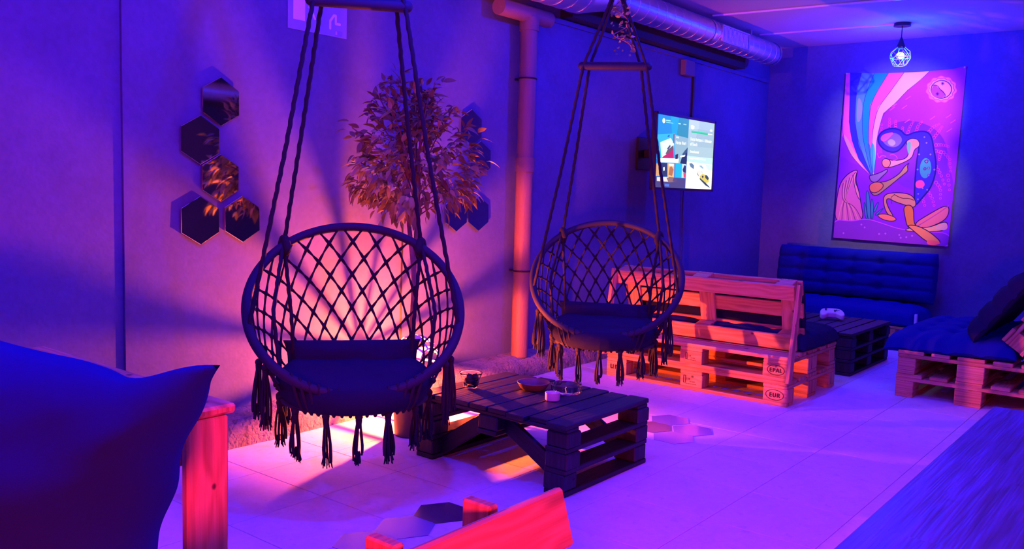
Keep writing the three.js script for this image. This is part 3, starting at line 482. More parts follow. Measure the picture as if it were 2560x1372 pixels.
// ---------------------------------------------------------------- duct
{
  const t = thing('ventilation_duct', 'round galvanised ventilation duct with spiral seams under the ceiling', 'duct', [-3.25, 2.468, 0]);
  const body = (r0, r1, z0, z1, y0 = 0, y1 = 0) => { const g = surf(40, 12, (a, b) => { const th = a * Math.PI * 2, r = r0 + (r1 - r0) * b; return [Math.cos(th) * r, Math.sin(th) * r + y0 + (y1 - y0) * b, z0 + (z1 - z0) * b]; }); const p = g.attributes.position, uv = g.attributes.uv; for (let i = 0; i < p.count; i++) uv.setXY(i, uv.getX(i) * .8, p.getZ(i)); return g; };
  const R1 = .098, R2 = .135, D2 = -.03;
  part('duct_body', body(R2, R2, ZF - .02, -4.7, D2, D2), M.zinc, t); part('reducer', body(R2, R1, -4.7, -5.0, D2, 0), M.zinc, t); part('duct_body', body(R1, R1, -5.0, -7.78), M.zinc, t);
  part('end_cap', merge([new THREE.SphereGeometry(R1, 32, 10, 0, 6.283, 0, Math.PI / 2).rotateX(-Math.PI / 2).scale(1, 1, .35).translate(0, 0, -7.78)]), M.zinc, t);
  for (let z = -2.4; z > -4.7; z -= .125) { const g = new THREE.TorusGeometry(R2 + .0005, .0032, 6, 40); g.rotateY(.12); part('seam_ring', g.translate(0, D2, z), M.zincSeam, t); }
  for (let z = -5.02; z > -7.78; z -= .125) { const g = new THREE.TorusGeometry(R1 + .0005, .0026, 6, 36); g.rotateY(.10); part('seam_ring', g.translate(0, 0, z), M.zincSeam, t); }
  for (const z of [-6.45, -7.76]) part('joint_collar', new THREE.CylinderGeometry(R1 + .004, R1 + .004, .03, 40, 1, true).rotateX(Math.PI / 2).translate(0, 0, z), M.zincSeam, t);
  // rectangular outlet grille on the room side
  const gx = R1 + .008; part('grille_plate', cbox(.012, .115, .49, .002), M.zinc, t, [gx - .014, -.01, -6.79]);
  for (const [h, d, y, z] of [[.012, .5, .052, -6.79], [.012, .5, -.072, -6.79], [.13, .012, -.01, -6.54], [.13, .012, -.01, -7.04]]) part('grille_frame', cbox(.012, h, d, .002), M.zincSeam, t, [gx, y, z]);
  for (let i = 0; i < 20; i++) part('grille_slat', cbox(.008, .11, .006, .001), M.zinc, t, [gx - .003, -.01, -6.565 - i * .0237], [0, .5, 0]);
  for (const z of [-1.5, -4.2, -5.6, -7.3]) part('hanger_strap', merge([slab(.02, CEIL - 2.468 + .0, .02).clone().translate(0, (CEIL - 2.468) / 2, z)]), M.zinc, t);
}
{ const d = scene.getObjectByName('ventilation_duct').clone(); d.name = numbered('ventilation_duct'); d.position.set(2.0, 2.30, 0); d.rotation.y = 0; d.userData = { label: 'galvanised duct on the dark right wall, seen in the topmost hexagon mirror', category: 'duct' }; scene.add(d); }
{ // drain pipe standing on the kerb
  const t = thing('drain_pipe', 'brown painted vertical drain pipe standing on the concrete kerb', 'pipe', [-3.405, .118, -4.385]);
  part('pipe_tube', new THREE.CylinderGeometry(.054, .054, 2.12, 28).translate(0, 1.06, 0), M.pipe, t);
  part('pipe_collar', new THREE.CylinderGeometry(.061, .061, .09, 28).translate(0, 1.22, 0), M.pipe, t);
  part('pipe_collar', new THREE.CylinderGeometry(.061, .061, .08, 28).translate(0, 2.08, 0), M.pipe, t);
  part('cross_pipe', merge([new THREE.CylinderGeometry(.05, .05, .5, 24).rotateX(Math.PI / 2).translate(0, 2.14, .05), new THREE.SphereGeometry(.056, 20, 14).translate(0, 2.13, 0)]), M.pipe, t);
  for (const y of [.55, 1.75]) part('pipe_clip', merge([new THREE.TorusGeometry(.057, .005, 6, 28).rotateX(Math.PI / 2).translate(0, y, 0), slab(.036, .012, .03).clone().translate(-.074, y, 0)]), M.blackMetal, t);
}
// ---------------------------------------------------------------- wall hexagon mirrors
const hexGeo = (() => { const s = new THREE.Shape(); for (let i = 0; i < 6; i++) { const a = Math.PI / 6 + i * Math.PI / 3; i ? s.lineTo(.105 * Math.cos(a), .105 * Math.sin(a)) : s.moveTo(.105 * Math.cos(a), .105 * Math.sin(a)); } return new THREE.ExtrudeGeometry(s, { depth: .003, bevelEnabled: true, bevelSize: .0015, bevelThickness: .001, bevelSegments: 1 }).rotateY(Math.PI / 2); })();
[[1.53, -2.275, .05, .10, 'topmost hexagon mirror of the left wall cluster, reflecting the duct'], [1.355, -2.172, -.10, -.06, 'second hexagon mirror from the top in the left wall cluster'], [1.192, -2.272, -.05, -.05, 'third hexagon mirror from the top in the left wall cluster'], [1.003, -2.170, .02, .22, 'bottom left dark hexagon mirror of the left wall cluster'], [1.008, -2.385, .02, .24, 'bottom right dark hexagon mirror of the left wall cluster'],
[1.54, -3.96, .02, .1, 'topmost hexagon mirror to the right of the tree, half behind leaves'], [1.36, -4.052, .03, .24, 'upper right hexagon mirror between tree and drain pipe'], [1.03, -3.845, .02, .24, 'lower left hexagon mirror below the tree crown'], [1.03, -4.045, .02, .22, 'lower right hexagon mirror below the tree crown beside the drain pipe']]
  .forEach(([y, z, a, b, label]) => { const m = solo('hexagon_mirror', label, 'mirror', hexGeo, M.mirror, [XL + .012, y, z], [0, 0, 0], 'hexagon wall mirrors'); m.rotation.set(0, a * .12, b * .10, 'YXZ'); });
// hexagon stickers on the floor
const hexFloor = (() => { const s = new THREE.Shape(); for (let i = 0; i < 6; i++) { const a = i * Math.PI / 3; i ? s.lineTo(.109 * Math.cos(a), .109 * Math.sin(a)) : s.moveTo(.109 * Math.cos(a), .109 * Math.sin(a)); } return new THREE.ExtrudeGeometry(s, { depth: .0015, bevelEnabled: false }).rotateX(-Math.PI / 2); })();
[[-2.14, -4.065, 'pale violet hexagon floor sticker farthest from the viewer beside the black table'], [-1.96, -3.965, 'rightmost hexagon floor sticker beside the black table'], [-2.14, -3.875, 'darker purple hexagon floor sticker touching the black table corner'], [-1.965, -3.775, 'nearest hexagon floor sticker of the group beside the black table'],
[-2.105, -2.285, 'dark hexagon floor sticker farthest of the three behind the red board'], [-2.105, -2.098, 'middle hexagon floor sticker of the three behind the red board'], [-2.105, -1.912, 'nearest hexagon floor sticker of the three behind the red board']]
  .forEach(([x, z, label], i) => solo('hexagon_floor_sticker', label, 'floor sticker', hexFloor, i === 4 ? M.floorHexBlack : i > 4 ? M.floorHexBlue : i === 2 ? M.floorHexDark : M.floorHex, [x, .0005, z], [0, 0, 0], 'hexagon floor stickers'));
// ---------------------------------------------------------------- television
{
  // quad of the screen as it appears in a close view of the picture, used only to lay the drawing out flat
  const Q = [[118, 105], [990, 240], [75, 1235], [940, 1265]];
  const W = 1024, H = 580;
  const tex = canvasTex(W, H, c => {
    const mp = (x, y) => { let u = .5, v = .5; for (let k = 0; k < 8; k++) { const xl = Q[0][0] + (Q[2][0] - Q[0][0]) * v, xr = Q[1][0] + (Q[3][0] - Q[1][0]) * v; u = (x - xl) / (xr - xl); const yt = Q[0][1] + (Q[1][1] - Q[0][1]) * u, yb = Q[2][1] + (Q[3][1] - Q[2][1]) * u; v = (y - yt) / (yb - yt); } return [u * W, v * H]; };
    const poly = (pts, fill) => { c.beginPath(); pts.forEach((p, i) => { const q = mp(...p); i ? c.lineTo(...q) : c.moveTo(...q); }); c.closePath(); c.fillStyle = fill; c.fill(); };
    const text = (s, x, y, size, w, col = '#fff') => { const q = mp(x, y); c.fillStyle = col; c.font = 'bold ' + size + 'px sans-serif'; c.textBaseline = 'middle'; c.fillText(s, q[0], q[1], w); };
    c.fillStyle = '#1480d8'; c.fillRect(0, 0, W, H);
    poly([[118, 105], [300, 135], [330, 420], [110, 420]], '#1f8cf2'); poly([[300, 135], [420, 155], [400, 430], [320, 430]], '#17a4ea'); poly([[420, 155], [575, 178], [560, 480], [390, 420]], '#2c8f9a');
    poly([[110, 420], [360, 400], [350, 800], [90, 800]], '#35b6ee'); poly([[150, 540], [300, 470], [350, 560], [345, 780], [170, 780]], '#dff4fb'); poly([[360, 420], [562, 470], [545, 870], [360, 860]], '#8fb4b8'); poly([[440, 860], [480, 720], [555, 610], [540, 880]], '#14313c'); poly([[470, 720], [520, 650], [552, 630], [548, 690], [490, 740]], '#2e5664');
    poly([[180, 770], [345, 640], [345, 785], [180, 782]], '#c02a4e'); poly([[225, 720], [250, 660], [340, 580], [345, 640], [260, 720]], '#6a5648'); poly([[245, 640], [290, 575], [300, 600], [262, 650]], '#3b4a5e'); poly([[255, 440], [285, 420], [280, 450], [255, 460]], '#1660b0'); poly([[335, 410], [360, 410], [350, 560], [330, 540]], '#806a58');
    poly([[150, 785], [420, 785], [415, 855], [150, 850]], '#f6fbfd'); poly([[440, 745], [520, 725], [510, 755], [445, 770]], '#f2f8fa'); poly([[368, 730], [410, 715], [405, 790], [368, 795]], '#2d2f3a');
    poly([[85, 870], [155, 860], [150, 1060], [75, 1060]], '#d8a35c'); poly([[160, 855], [250, 858], [250, 1070], [155, 1065]], '#2c3b58'); poly([[255, 860], [355, 865], [350, 1080], [255, 1075]], '#e9b46c'); poly([[275, 868], [345, 872], [345, 910], [275, 905]], '#f4efe6'); poly([[285, 930], [310, 905], [345, 960], [320, 1060], [270, 1040]], '#b4712f'); poly([[370, 862], [470, 868], [465, 1085], [365, 1080]], '#19b4ea'); poly([[470, 868], [530, 872], [525, 1085], [462, 1085]], '#bfd9ea'); poly([[478, 960], [505, 890], [528, 900], [526, 1010], [490, 1000]], '#28324a'); poly([[490, 1010], [526, 1010], [524, 1085], [495, 1080]], '#d24a58'); poly([[190, 930], [215, 920], [215, 975], [195, 985]], '#e8eef2');
    poly([[75, 1070], [520, 1095], [518, 1245], [72, 1235]], '#4a4674'); poly([[105, 1080], [270, 1075], [275, 1150], [105, 1140]], '#e7dcd2'); poly([[240, 1085], [350, 1085], [360, 1150], [270, 1160]], '#8c6a5e'); poly([[340, 1095], [400, 1110], [390, 1160], [330, 1140]], '#594a6c'); poly([[215, 1180], [280, 1185], [275, 1225], [215, 1220]], '#4f78d8');
    { const q = mp(200, 208); c.beginPath(); c.ellipse(q[0], q[1], 24, 20, 0, 0, 7); c.fillStyle = '#eafaff'; c.fill(); }
    poly([[232, 192], [298, 200], [297, 217], [231, 208]], '#9fe6fb'); poly([[230, 222], [338, 238], [337, 252], [229, 236]], '#74d3f6'); poly([[412, 236], [447, 242], [445, 260], [411, 254]], '#d9f2fa'); poly([[487, 246], [535, 255], [533, 270], [486, 262]], '#8fcbd0');
    text('FORZA', 378, 458, 17, 60); text('Forza Hori', 372, 537, 38, 190);
    // right panel
    poly([[575, 178], [990, 240], [965, 800], [545, 800]], '#a9c6c2'); poly([[575, 178], [740, 203], [730, 330], [570, 330]], '#b9cfcb'); poly([[720, 330], [985, 360], [975, 620], [640, 600]], '#9fbdb9'); poly([[545, 740], [966, 780], [955, 900], [542, 880]], '#bfe4ea'); poly([[542, 830], [958, 880], [945, 1268], [520, 1255]], '#fbfdfd'); poly([[830, 870], [958, 890], [955, 980], [880, 960]], '#cfeef4');
    poly([[612, 352], [880, 386], [872, 420], [610, 378]], '#31d27c'); poly([[612, 372], [880, 404], [876, 414], [612, 380]], '#12b463'); poly([[880, 396], [955, 408], [953, 420], [878, 412]], '#ffffff'); poly([[600, 270], [625, 262], [660, 285], [655, 320], [630, 335], [605, 318]], '#f2f9f8'); poly([[910, 345], [930, 328], [955, 345], [953, 368], [912, 364]], '#f7fdfc');
    text('Forza Horizon 4 - Ultimate', 597, 482, 36, 405); text('of Touch', 592, 560, 36, 135); text('Downloaded', 590, 675, 28, 205); text('Ready to install and launch', 580, 775, 24, 380);
    poly([[580, 862], [620, 855], [655, 890], [652, 950], [600, 915]], '#5f7f92'); poly([[735, 895], [775, 890], [810, 930], [800, 945], [760, 920]], '#8fb6c4'); poly([[695, 990], [735, 960], [760, 980], [760, 1050], [735, 1065], [700, 1015]], '#e6e0ce'); poly([[760, 960], [800, 990], [810, 1030], [770, 1010]], '#d7dfe0'); poly([[745, 1060], [790, 1020], [870, 1045], [905, 1100], [895, 1155], [850, 1165], [760, 1100]], '#d9c63c'); poly([[835, 1045], [870, 1045], [900, 1090], [880, 1120], [840, 1085]], '#2f4a2c'); poly([[780, 1060], [800, 1045], [812, 1070], [795, 1090]], '#23261c'); poly([[745, 1080], [850, 1165], [910, 1225], [915, 1240], [840, 1200], [750, 1110]], '#24443e'); poly([[695, 995], [720, 1030], [735, 1065], [715, 1040]], '#1d1f1f');
  });
  const t = thing('television', 'wall-mounted flat television showing a game menu, turned on', 'television', [-3.14, 1.485, -5.98]);
  part('casing', cbox(.035, .55, .935, .004), M.blackPlastic, t);
  part('bezel', merge([[0, .266, .935, .018], [0, -.266, .935, .018]].map(([z, y, l, h]) => cbox(.008, h, l, .001).clone().translate(.02, y, z)).concat([-.459, .459].map(z => cbox(.008, .55, .018, .001).clone().translate(.02, 0, z)))), M.blackPlastic, t);
  part('screen', new THREE.PlaneGeometry(.90, .515).rotateY(Math.PI / 2), std({ color: lin(.01, .01, .01), roughness: .3, emissive: lin(1, 1, 1), emissiveMap: tex, emissiveIntensity: 1.25 }), t, [.0192, 0, 0]);
  part('mount_arm', merge([cbox(.3, .06, .05, .004).clone().translate(-.18, 0, 0), cbox(.03, .3, .3, .004).clone().translate(-.03, 0, 0), cbox(.02, .25, .2, .004).clone().translate(-.345, 0, 0)]), M.blackMetal, t);
  const l = new THREE.RectAreaLight(lin(.62, .82, 1), .9, .9, .515); l.position.set(.03, 0, 0); l.lookAt(t.position.x + 2, t.position.y, t.position.z); t.add(l); l.rotation.set(0, -Math.PI / 2, 0);
  solo('junction_box', 'small dark box on the wall above the television', 'box', cbox(.05, .125, .16, .004), M.greyPlastic, [XL + .028, 2.215, -6.61]);
  solo('cable_duct', 'narrow dark cable channel from the wall box down to the television', 'cable', cbox(.018, .44, .03, .002), M.blackPlastic, [XL + .01, 1.945, -6.76]);
  solo('hanging_cable', 'thin cable hanging on the wall below the television', 'cable', tube([[-3.485, 1.24, -6.66], [-3.488, 1.0, -6.668], [-3.486, .6, -6.685], [-3.487, .14, -6.68]], .005, 40, 6), M.blackPlastic);
}
// ---------------------------------------------------------------- tapestry, lit by two added ceiling spots
{
  const W = 840, H = 1260;
  const tex = canvasTex(W, H, c => {
    const mp = (x, y) => { let u = .5, v = .5; for (let k = 0; k < 5; k++) { v = (y - (90 - 26 * u)) / (1155 + 78 * u); u = (x - (203 - 90 * v)) / (842 - 22 * v); } return [u * W, v * H]; };
    const path = (pts, closed = true) => { const q = pts.map(p => mp(...p)); c.beginPath(); if (closed) { const n = q.length, m = (a, b) => [(a[0] + b[0]) / 2, (a[1] + b[1]) / 2]; const s = m(q[n - 1], q[0]); c.moveTo(...s); for (let i = 0; i < n; i++) c.quadraticCurveTo(...q[i], ...m(q[i], q[(i + 1) % n])); c.closePath(); } else { c.moveTo(...q[0]); for (let i = 1; i < q.length - 1; i++) c.quadraticCurveTo(...q[i], (q[i][0] + q[i + 1][0]) / 2, (q[i][1] + q[i + 1][1]) / 2); c.lineTo(...q[q.length - 1]); } };
    const shape = (pts, fill, line, lw0 = 3, lw = lw0 + 2) => { path(pts); if (fill) { c.fillStyle = fill; c.fill(); } if (line) { c.strokeStyle = line; c.lineWidth = lw; c.stroke(); } };
    const stroke = (pts, col, lw) => { path(pts, false); c.strokeStyle = col; c.lineWidth = lw; c.lineCap = 'round'; c.lineJoin = 'round'; c.stroke(); };
    const dot = (x, y, r, col, line) => { const q = mp(x, y); c.beginPath(); c.arc(q[0], q[1], r, 0, 7); if (col) { c.fillStyle = col; c.fill(); } if (line) { c.strokeStyle = line; c.lineWidth = 2.5; c.stroke(); } };
    const K = '#2a0a48';
    { const g = c.createLinearGradient(W, 0, 0, H); g.addColorStop(0, '#cf48ff'); g.addColorStop(.45, '#a42cf0'); g.addColorStop(1, '#7a1fb4'); c.fillStyle = g; c.fillRect(0, 0, W, H); }
    shape([[120, 620], [300, 760], [430, 640], [700, 620], [980, 700], [960, 1300], [90, 1300]], '#8c22c4'); shape([[430, 520], [620, 400], [860, 470], [940, 640], [900, 900], [560, 900]], '#7c26c8');
    // plume
    const L = [[[203, 60], [190, 300], [176, 520], [215, 605], [245, 665], [310, 735], [385, 800]], [[237, 60], [234, 300], [228, 430], [250, 560], [300, 690], [390, 800]], [[330, 60], [285, 200], [275, 330], [272, 430], [300, 590], [395, 800]], [[425, 60], [345, 230], [322, 400], [330, 560], [400, 802]], [[530, 60], [440, 200], [385, 310], [372, 450], [372, 600], [405, 804]], [[640, 60], [530, 220], [440, 330], [410, 450], [395, 560], [408, 804]], [[825, 50], [745, 130], [650, 205], [560, 310], [480, 370], [455, 460], [432, 560], [430, 660], [414, 806]]];
    const F = ['#ff6ab0', '#2f34ff', '#4f9cc8', '#10a8f0', '#ff66f0', '#f2bfd0']; for (let i = 0; i < 6; i++) { const pts = L[i].concat(L[i + 1].slice().reverse()); const q = pts.map(p => mp(...p)); c.beginPath(); q.forEach((p, k) => k ? c.lineTo(...p) : c.moveTo(...p)); c.closePath(); c.fillStyle = F[i]; c.fill(); }
    shape([[180, 500], [230, 560], [300, 700], [360, 780], [300, 725], [240, 655], [212, 600]], '#f0a890'); shape([[345, 620], [372, 560], [400, 640], [412, 790], [390, 790]], '#2f8cff'); shape([[385, 560], [425, 600], [420, 780], [405, 790]], '#34c8f0'); shape([[292, 240], [330, 300], [318, 420], [280, 440]], '#8fa6a8');
    for (const l of L) stroke(l, '#3c1470', 3);
    // sun with wavy rim
    const sun = (r, w, n, fill, line) => { const p = []; for (let i = 0; i < 48; i++) { const a = i / 48 * 6.283, q = r + w * Math.sin(a * n); p.push([882 + Math.cos(a) * q, 205 + Math.sin(a) * q * .92]); } shape(p, fill, line, 3); };
    sun(98, 6, 11, '#ff7cc0', '#ff5aa8'); sun(84, 5, 13, '#f09ac0', '#d04898'); sun(68, 0, 1, '#ff9ac8', K); shape([[815, 200], [840, 160], [860, 195], [900, 215], [910, 250], [885, 268], [840, 262], [815, 235]], '#b548d8'); stroke([[818, 176], [850, 165], [880, 212], [912, 240], [905, 262]], K, 4); for (const [x, y] of [[892, 164], [857, 236]]) for (let k = 0; k < 4; k++) { const a = k * .785; stroke([[x - 11 * Math.cos(a), y - 11 * Math.sin(a)], [x, y], [x + 11 * Math.cos(a), y + 11 * Math.sin(a)]], K, 3); }
    // chains of pink rings
    const chain = (pts, n) => { for (let i = 0; i < n; i++) { const k = i / (n - 1) * (pts.length - 1), j = Math.min(pts.length - 2, Math.floor(k)), f = k - j; dot(pts[j][0] * (1 - f) + pts[j + 1][0] * f, pts[j][1] * (1 - f) + pts[j + 1][1] * f, 6.5 + 4 * (1 - i / n), null, '#ff3f9c'); } };
    chain([[462, 520], [470, 450]], 4); chain([[525, 470], [527, 410]], 4); chain([[568, 470], [570, 425]], 4); chain([[612, 520], [618, 470]], 4); chain([[650, 520], [665, 470], [690, 430]], 6); chain([[712, 500], [725, 455], [752, 430]], 6); chain([[800, 500], [830, 465], [868, 445]], 6); chain([[835, 540], [865, 500], [888, 465]], 6); chain([[850, 590], [890, 588], [930, 600]], 6); chain([[850, 630], [900, 640], [940, 690], [945, 770]], 10); chain([[880, 640], [870, 690]], 4); chain([[850, 740], [880, 790], [905, 860]], 6); chain([[850, 850], [880, 890], [880, 960]], 6); chain([[800, 920], [825, 960], [838, 1010]], 5); chain([[760, 960], [775, 1010]], 3); chain([[930, 800], [940, 900]], 4);
    for (const [x, y] of [[655, 262], [630, 328], [560, 318], [825, 404], [930, 392], [960, 428], [936, 488], [650, 424], [545, 340]]) stroke([[x - 16, y + 10], [x, y], [x + 16, y - 12]], '#ff4fa8', 5);
    // blue back shape and head
    shape([[440, 540], [470, 495], [540, 472], [605, 484], [640, 530], [700, 500], [780, 492], [820, 528], [832, 610], [856, 740], [822, 880], [752, 965], [708, 1020], [702, 930], [716, 700], [738, 600], [705, 548], [645, 560], [620, 600], [570, 645], [500, 632], [452, 590]], '#3a24c8', '#1a0a6a', 9);
    shape([[470, 560], [480, 520], [560, 500], [610, 530], [615, 570], [570, 610], [510, 600]], '#7a62d8'); shape([[462, 545], [480, 518], [560, 500], [530, 530], [500, 560], [475, 565]], '#c060e0', '#ff4fb4', 4); shape([[510, 560], [545, 545], [575, 575], [550, 600], [520, 590]], '#a8a0c0');
    shape([[740, 720], [775, 672], [815, 700], [820, 780], [780, 830], [740, 800]], '#3fa49a'); shape([[765, 700], [800, 690], [790, 720]], '#8a78b8', K, 2); dot(775, 755, 9, '#6a5a9a', K); dot(800, 750, 7, '#7fa0b0', K); for (const [x, y] of [[770, 535], [785, 575], [735, 655], [812, 655], [838, 760], [760, 890], [730, 930], [800, 800], [725, 760], [790, 900], [728, 968]]) dot(x, y, 8, '#8a70d0', '#2a1296');
    shape([[712, 840], [760, 830], [780, 870], [745, 895], [710, 885]], '#ff4f90');
    // ribs, arms
    shape([[640, 560], [690, 540], [735, 560], [738, 600], [700, 620], [690, 670], [655, 700], [545, 745], [490, 750], [470, 705], [500, 680], [540, 700], [640, 690], [665, 640], [650, 600]], '#d88a90', K, 4); shape([[660, 560], [715, 545], [735, 575], [715, 610], [680, 600]], '#ff8a70'); shape([[470, 700], [500, 680], [540, 705], [520, 750], [480, 745]], '#ff7a70', K, 3); shape([[640, 575], [680, 560], [672, 640], [660, 665]], '#5fb47c');
    shape([[620, 800], [660, 770], [650, 735], [670, 710], [630, 740], [600, 790], [520, 840], [470, 850], [400, 860], [378, 885], [400, 940], [440, 945], [480, 915], [560, 850]], '#b08a5e', K, 4); shape([[375, 880], [410, 850], [470, 850], [490, 880], [440, 925], [395, 925]], '#e07a50', K, 3);
    shape([[375, 805], [410, 800], [470, 780], [510, 755], [515, 775], [470, 815], [440, 850], [395, 850]], '#8a6a9a', K, 4); stroke([[440, 650], [450, 690], [470, 660], [500, 670]], '#e040c8', 5); stroke([[530, 660], [560, 650], [590, 690], [545, 700]], '#c040d8', 4);
    // shell, plant, sand
    shape([[120, 1130], [135, 980], [160, 860], [220, 790], [300, 755], [275, 830], [300, 900], [320, 1000], [345, 1120], [230, 1140]], '#e06aa0', K, 4); for (let i = 0; i < 8; i++) stroke([[270 - i * 12, 790 + i * 10], [230 - i * 10, 900 + i * 12], [170 + i * 14, 1010], [150 + i * 26, 1125]], i % 2 ? '#7a2a6a' : '#f0a88a', 5); shape([[255, 800], [290, 775], [268, 840], [300, 900], [318, 990], [280, 930]], '#f09a98', K, 2);
    for (const p of [[[355, 930], [370, 900], [390, 980], [395, 1120], [370, 1110]], [[395, 1110], [395, 950], [415, 1000], [410, 1110]], [[340, 990], [355, 1000], [372, 1110], [355, 1110]], [[410, 1060], [430, 1010], [455, 980], [430, 1060]], [[420, 1080], [470, 1040], [490, 1030], [440, 1085]]]) shape(p, '#3f8ea0', '#1c3a78', 3);
    shape([[100, 1110], [250, 1130], [360, 1105], [480, 1140], [600, 1180], [760, 1195], [960, 1200], [940, 1330], [90, 1330]], '#8a2cb4', '#d04ae0', 4); for (const [x, y] of [[325, 1150], [350, 1170], [190, 1212], [455, 1215], [500, 1212], [600, 1220], [650, 1235], [690, 1225], [610, 1240]]) dot(x, y, 7, '#c060d8');
    shape([[700, 1140], [790, 1080], [940, 990], [935, 1100], [820, 1160], [740, 1180]], '#e0707c', K, 4); shape([[620, 1190], [700, 1160], [800, 1170], [930, 1110], [930, 1185], [760, 1200]], '#f0aa7c', K, 3); stroke([[720, 1160], [800, 1110], [900, 1040], [935, 1010]], '#b04890', 6); shape([[820, 1170], [930, 1120], [930, 1190]], '#e8b098', null);
    // legs
    shape([[480, 940], [560, 920], [680, 930], [720, 990], [705, 1030], [640, 1010], [560, 985], [520, 960], [500, 980], [530, 1050], [560, 1090], [520, 1085], [490, 1030]], '#d8906a', K, 4); shape([[625, 1010], [700, 1010], [700, 1130], [720, 1160], [660, 1175], [640, 1100]], '#e0803c', K, 4); shape([[650, 1150], [720, 1150], [800, 1190], [850, 1230], [890, 1270], [850, 1290], [780, 1260], [700, 1190]], '#f09058', K, 4); shape([[430, 1080], [500, 1070], [580, 1100], [570, 1125], [490, 1120]], '#ff8060', K, 3); stroke([[560, 935], [610, 965], [660, 960], [700, 975]], '#5a2030', 5); stroke([[545, 1000], [530, 960], [560, 940]], '#5a2030', 4); shape([[790, 1250], [860, 1260], [890, 1275], [840, 1292], [790, 1285]], '#ff6a60');
  });
  const C = [[-2.758, 2.342], [-1.75, 2.325], [-2.769, .821], [-1.78, .80]];
  const sheet = s => { const g = surf(24, 30, (u, v) => { const a = 1 - v, x = (C[0][0] * (1 - u) + C[1][0] * u) * (1 - a) + (C[2][0] * (1 - u) + C[3][0] * u) * a, y = (C[0][1] * (1 - u) + C[1][1] * u) * (1 - a) + (C[2][1] * (1 - u) + C[3][1] * u) * a; const sag = .018 * Math.sin(Math.PI * u) * Math.max(0, 1 - a * 5); return [x, y - sag + (u > .9 && a < .1 ? .02 * (u - .9) * 10 * (1 - a * 10) : 0), .012 + s + .006 * Math.sin(u * 17 + a * 3) * (1 - a * .5) + .02 * a * a]; }); if (s < 0) fixFlip(g); return g; };
  const t = thing('tapestry', 'bright tapestry of a kneeling skeletal figure with a rainbow plume on the back wall', 'tapestry', [0, 0, ZB]);
  part('printed_cloth', sheet(.003), std({ map: tex, roughness: .95 }), t);
  part('cloth_back', sheet(-.001), std({ color: lin(.1, .03, .15), roughness: .95 }), t);
  for (const [x, y] of [[C[0][0] + .01, C[0][1] - .01], [C[1][0] - .01, C[1][1] + .005]]) part('pin', new THREE.SphereGeometry(.009, 10, 8), M.whitePlastic, t, [x, y, .024]);
}
// ---------------------------------------------------------------- poster at the top of the left wall
{
  const tex = canvasTex(400, 512, (c, w, h) => {   // sheet 0.36 m by 0.46 m
    c.fillStyle = '#8f9cc4'; c.fillRect(0, 0, w, h); c.fillStyle = '#f4f2fb'; c.fillRect(34, 0, 78, 460); c.strokeStyle = c.fillStyle = '#f4f2fb'; c.lineWidth = 15; c.lineCap = 'round'; c.lineJoin = 'round';
    c.beginPath(); c.moveTo(283, 470); c.lineTo(283, 430); c.lineTo(308, 398); c.lineTo(322, 398); c.lineTo(322, 440); c.lineTo(350, 440); c.stroke();
    c.beginPath(); c.moveTo(130, 380); c.lineTo(152, 378); c.lineTo(186, 440); c.lineTo(174, 444); c.closePath(); c.fill();
    c.fillStyle = '#7f8cd8'; c.fillRect(318, 476, 52, 30); c.fillStyle = '#c8c8f4'; c.fillRect(320, 480, 12, 20);
  });
  const t = thing('wall_poster', 'pale poster with a white strip and line logo high on the left wall', 'poster', [XL, 2.14, -2.82]);
  part('sheet', new THREE.BoxGeometry(.36, .46, .003).rotateY(Math.PI / 2), std({ color: lin(.3, .34, .5), roughness: .5 }), t, [.003, 0, 0]);
  part('print', new THREE.PlaneGeometry(.36, .46).rotateY(Math.PI / 2), std({ map: tex, roughness: .5 }), t, [.0052, 0, 0]);
}
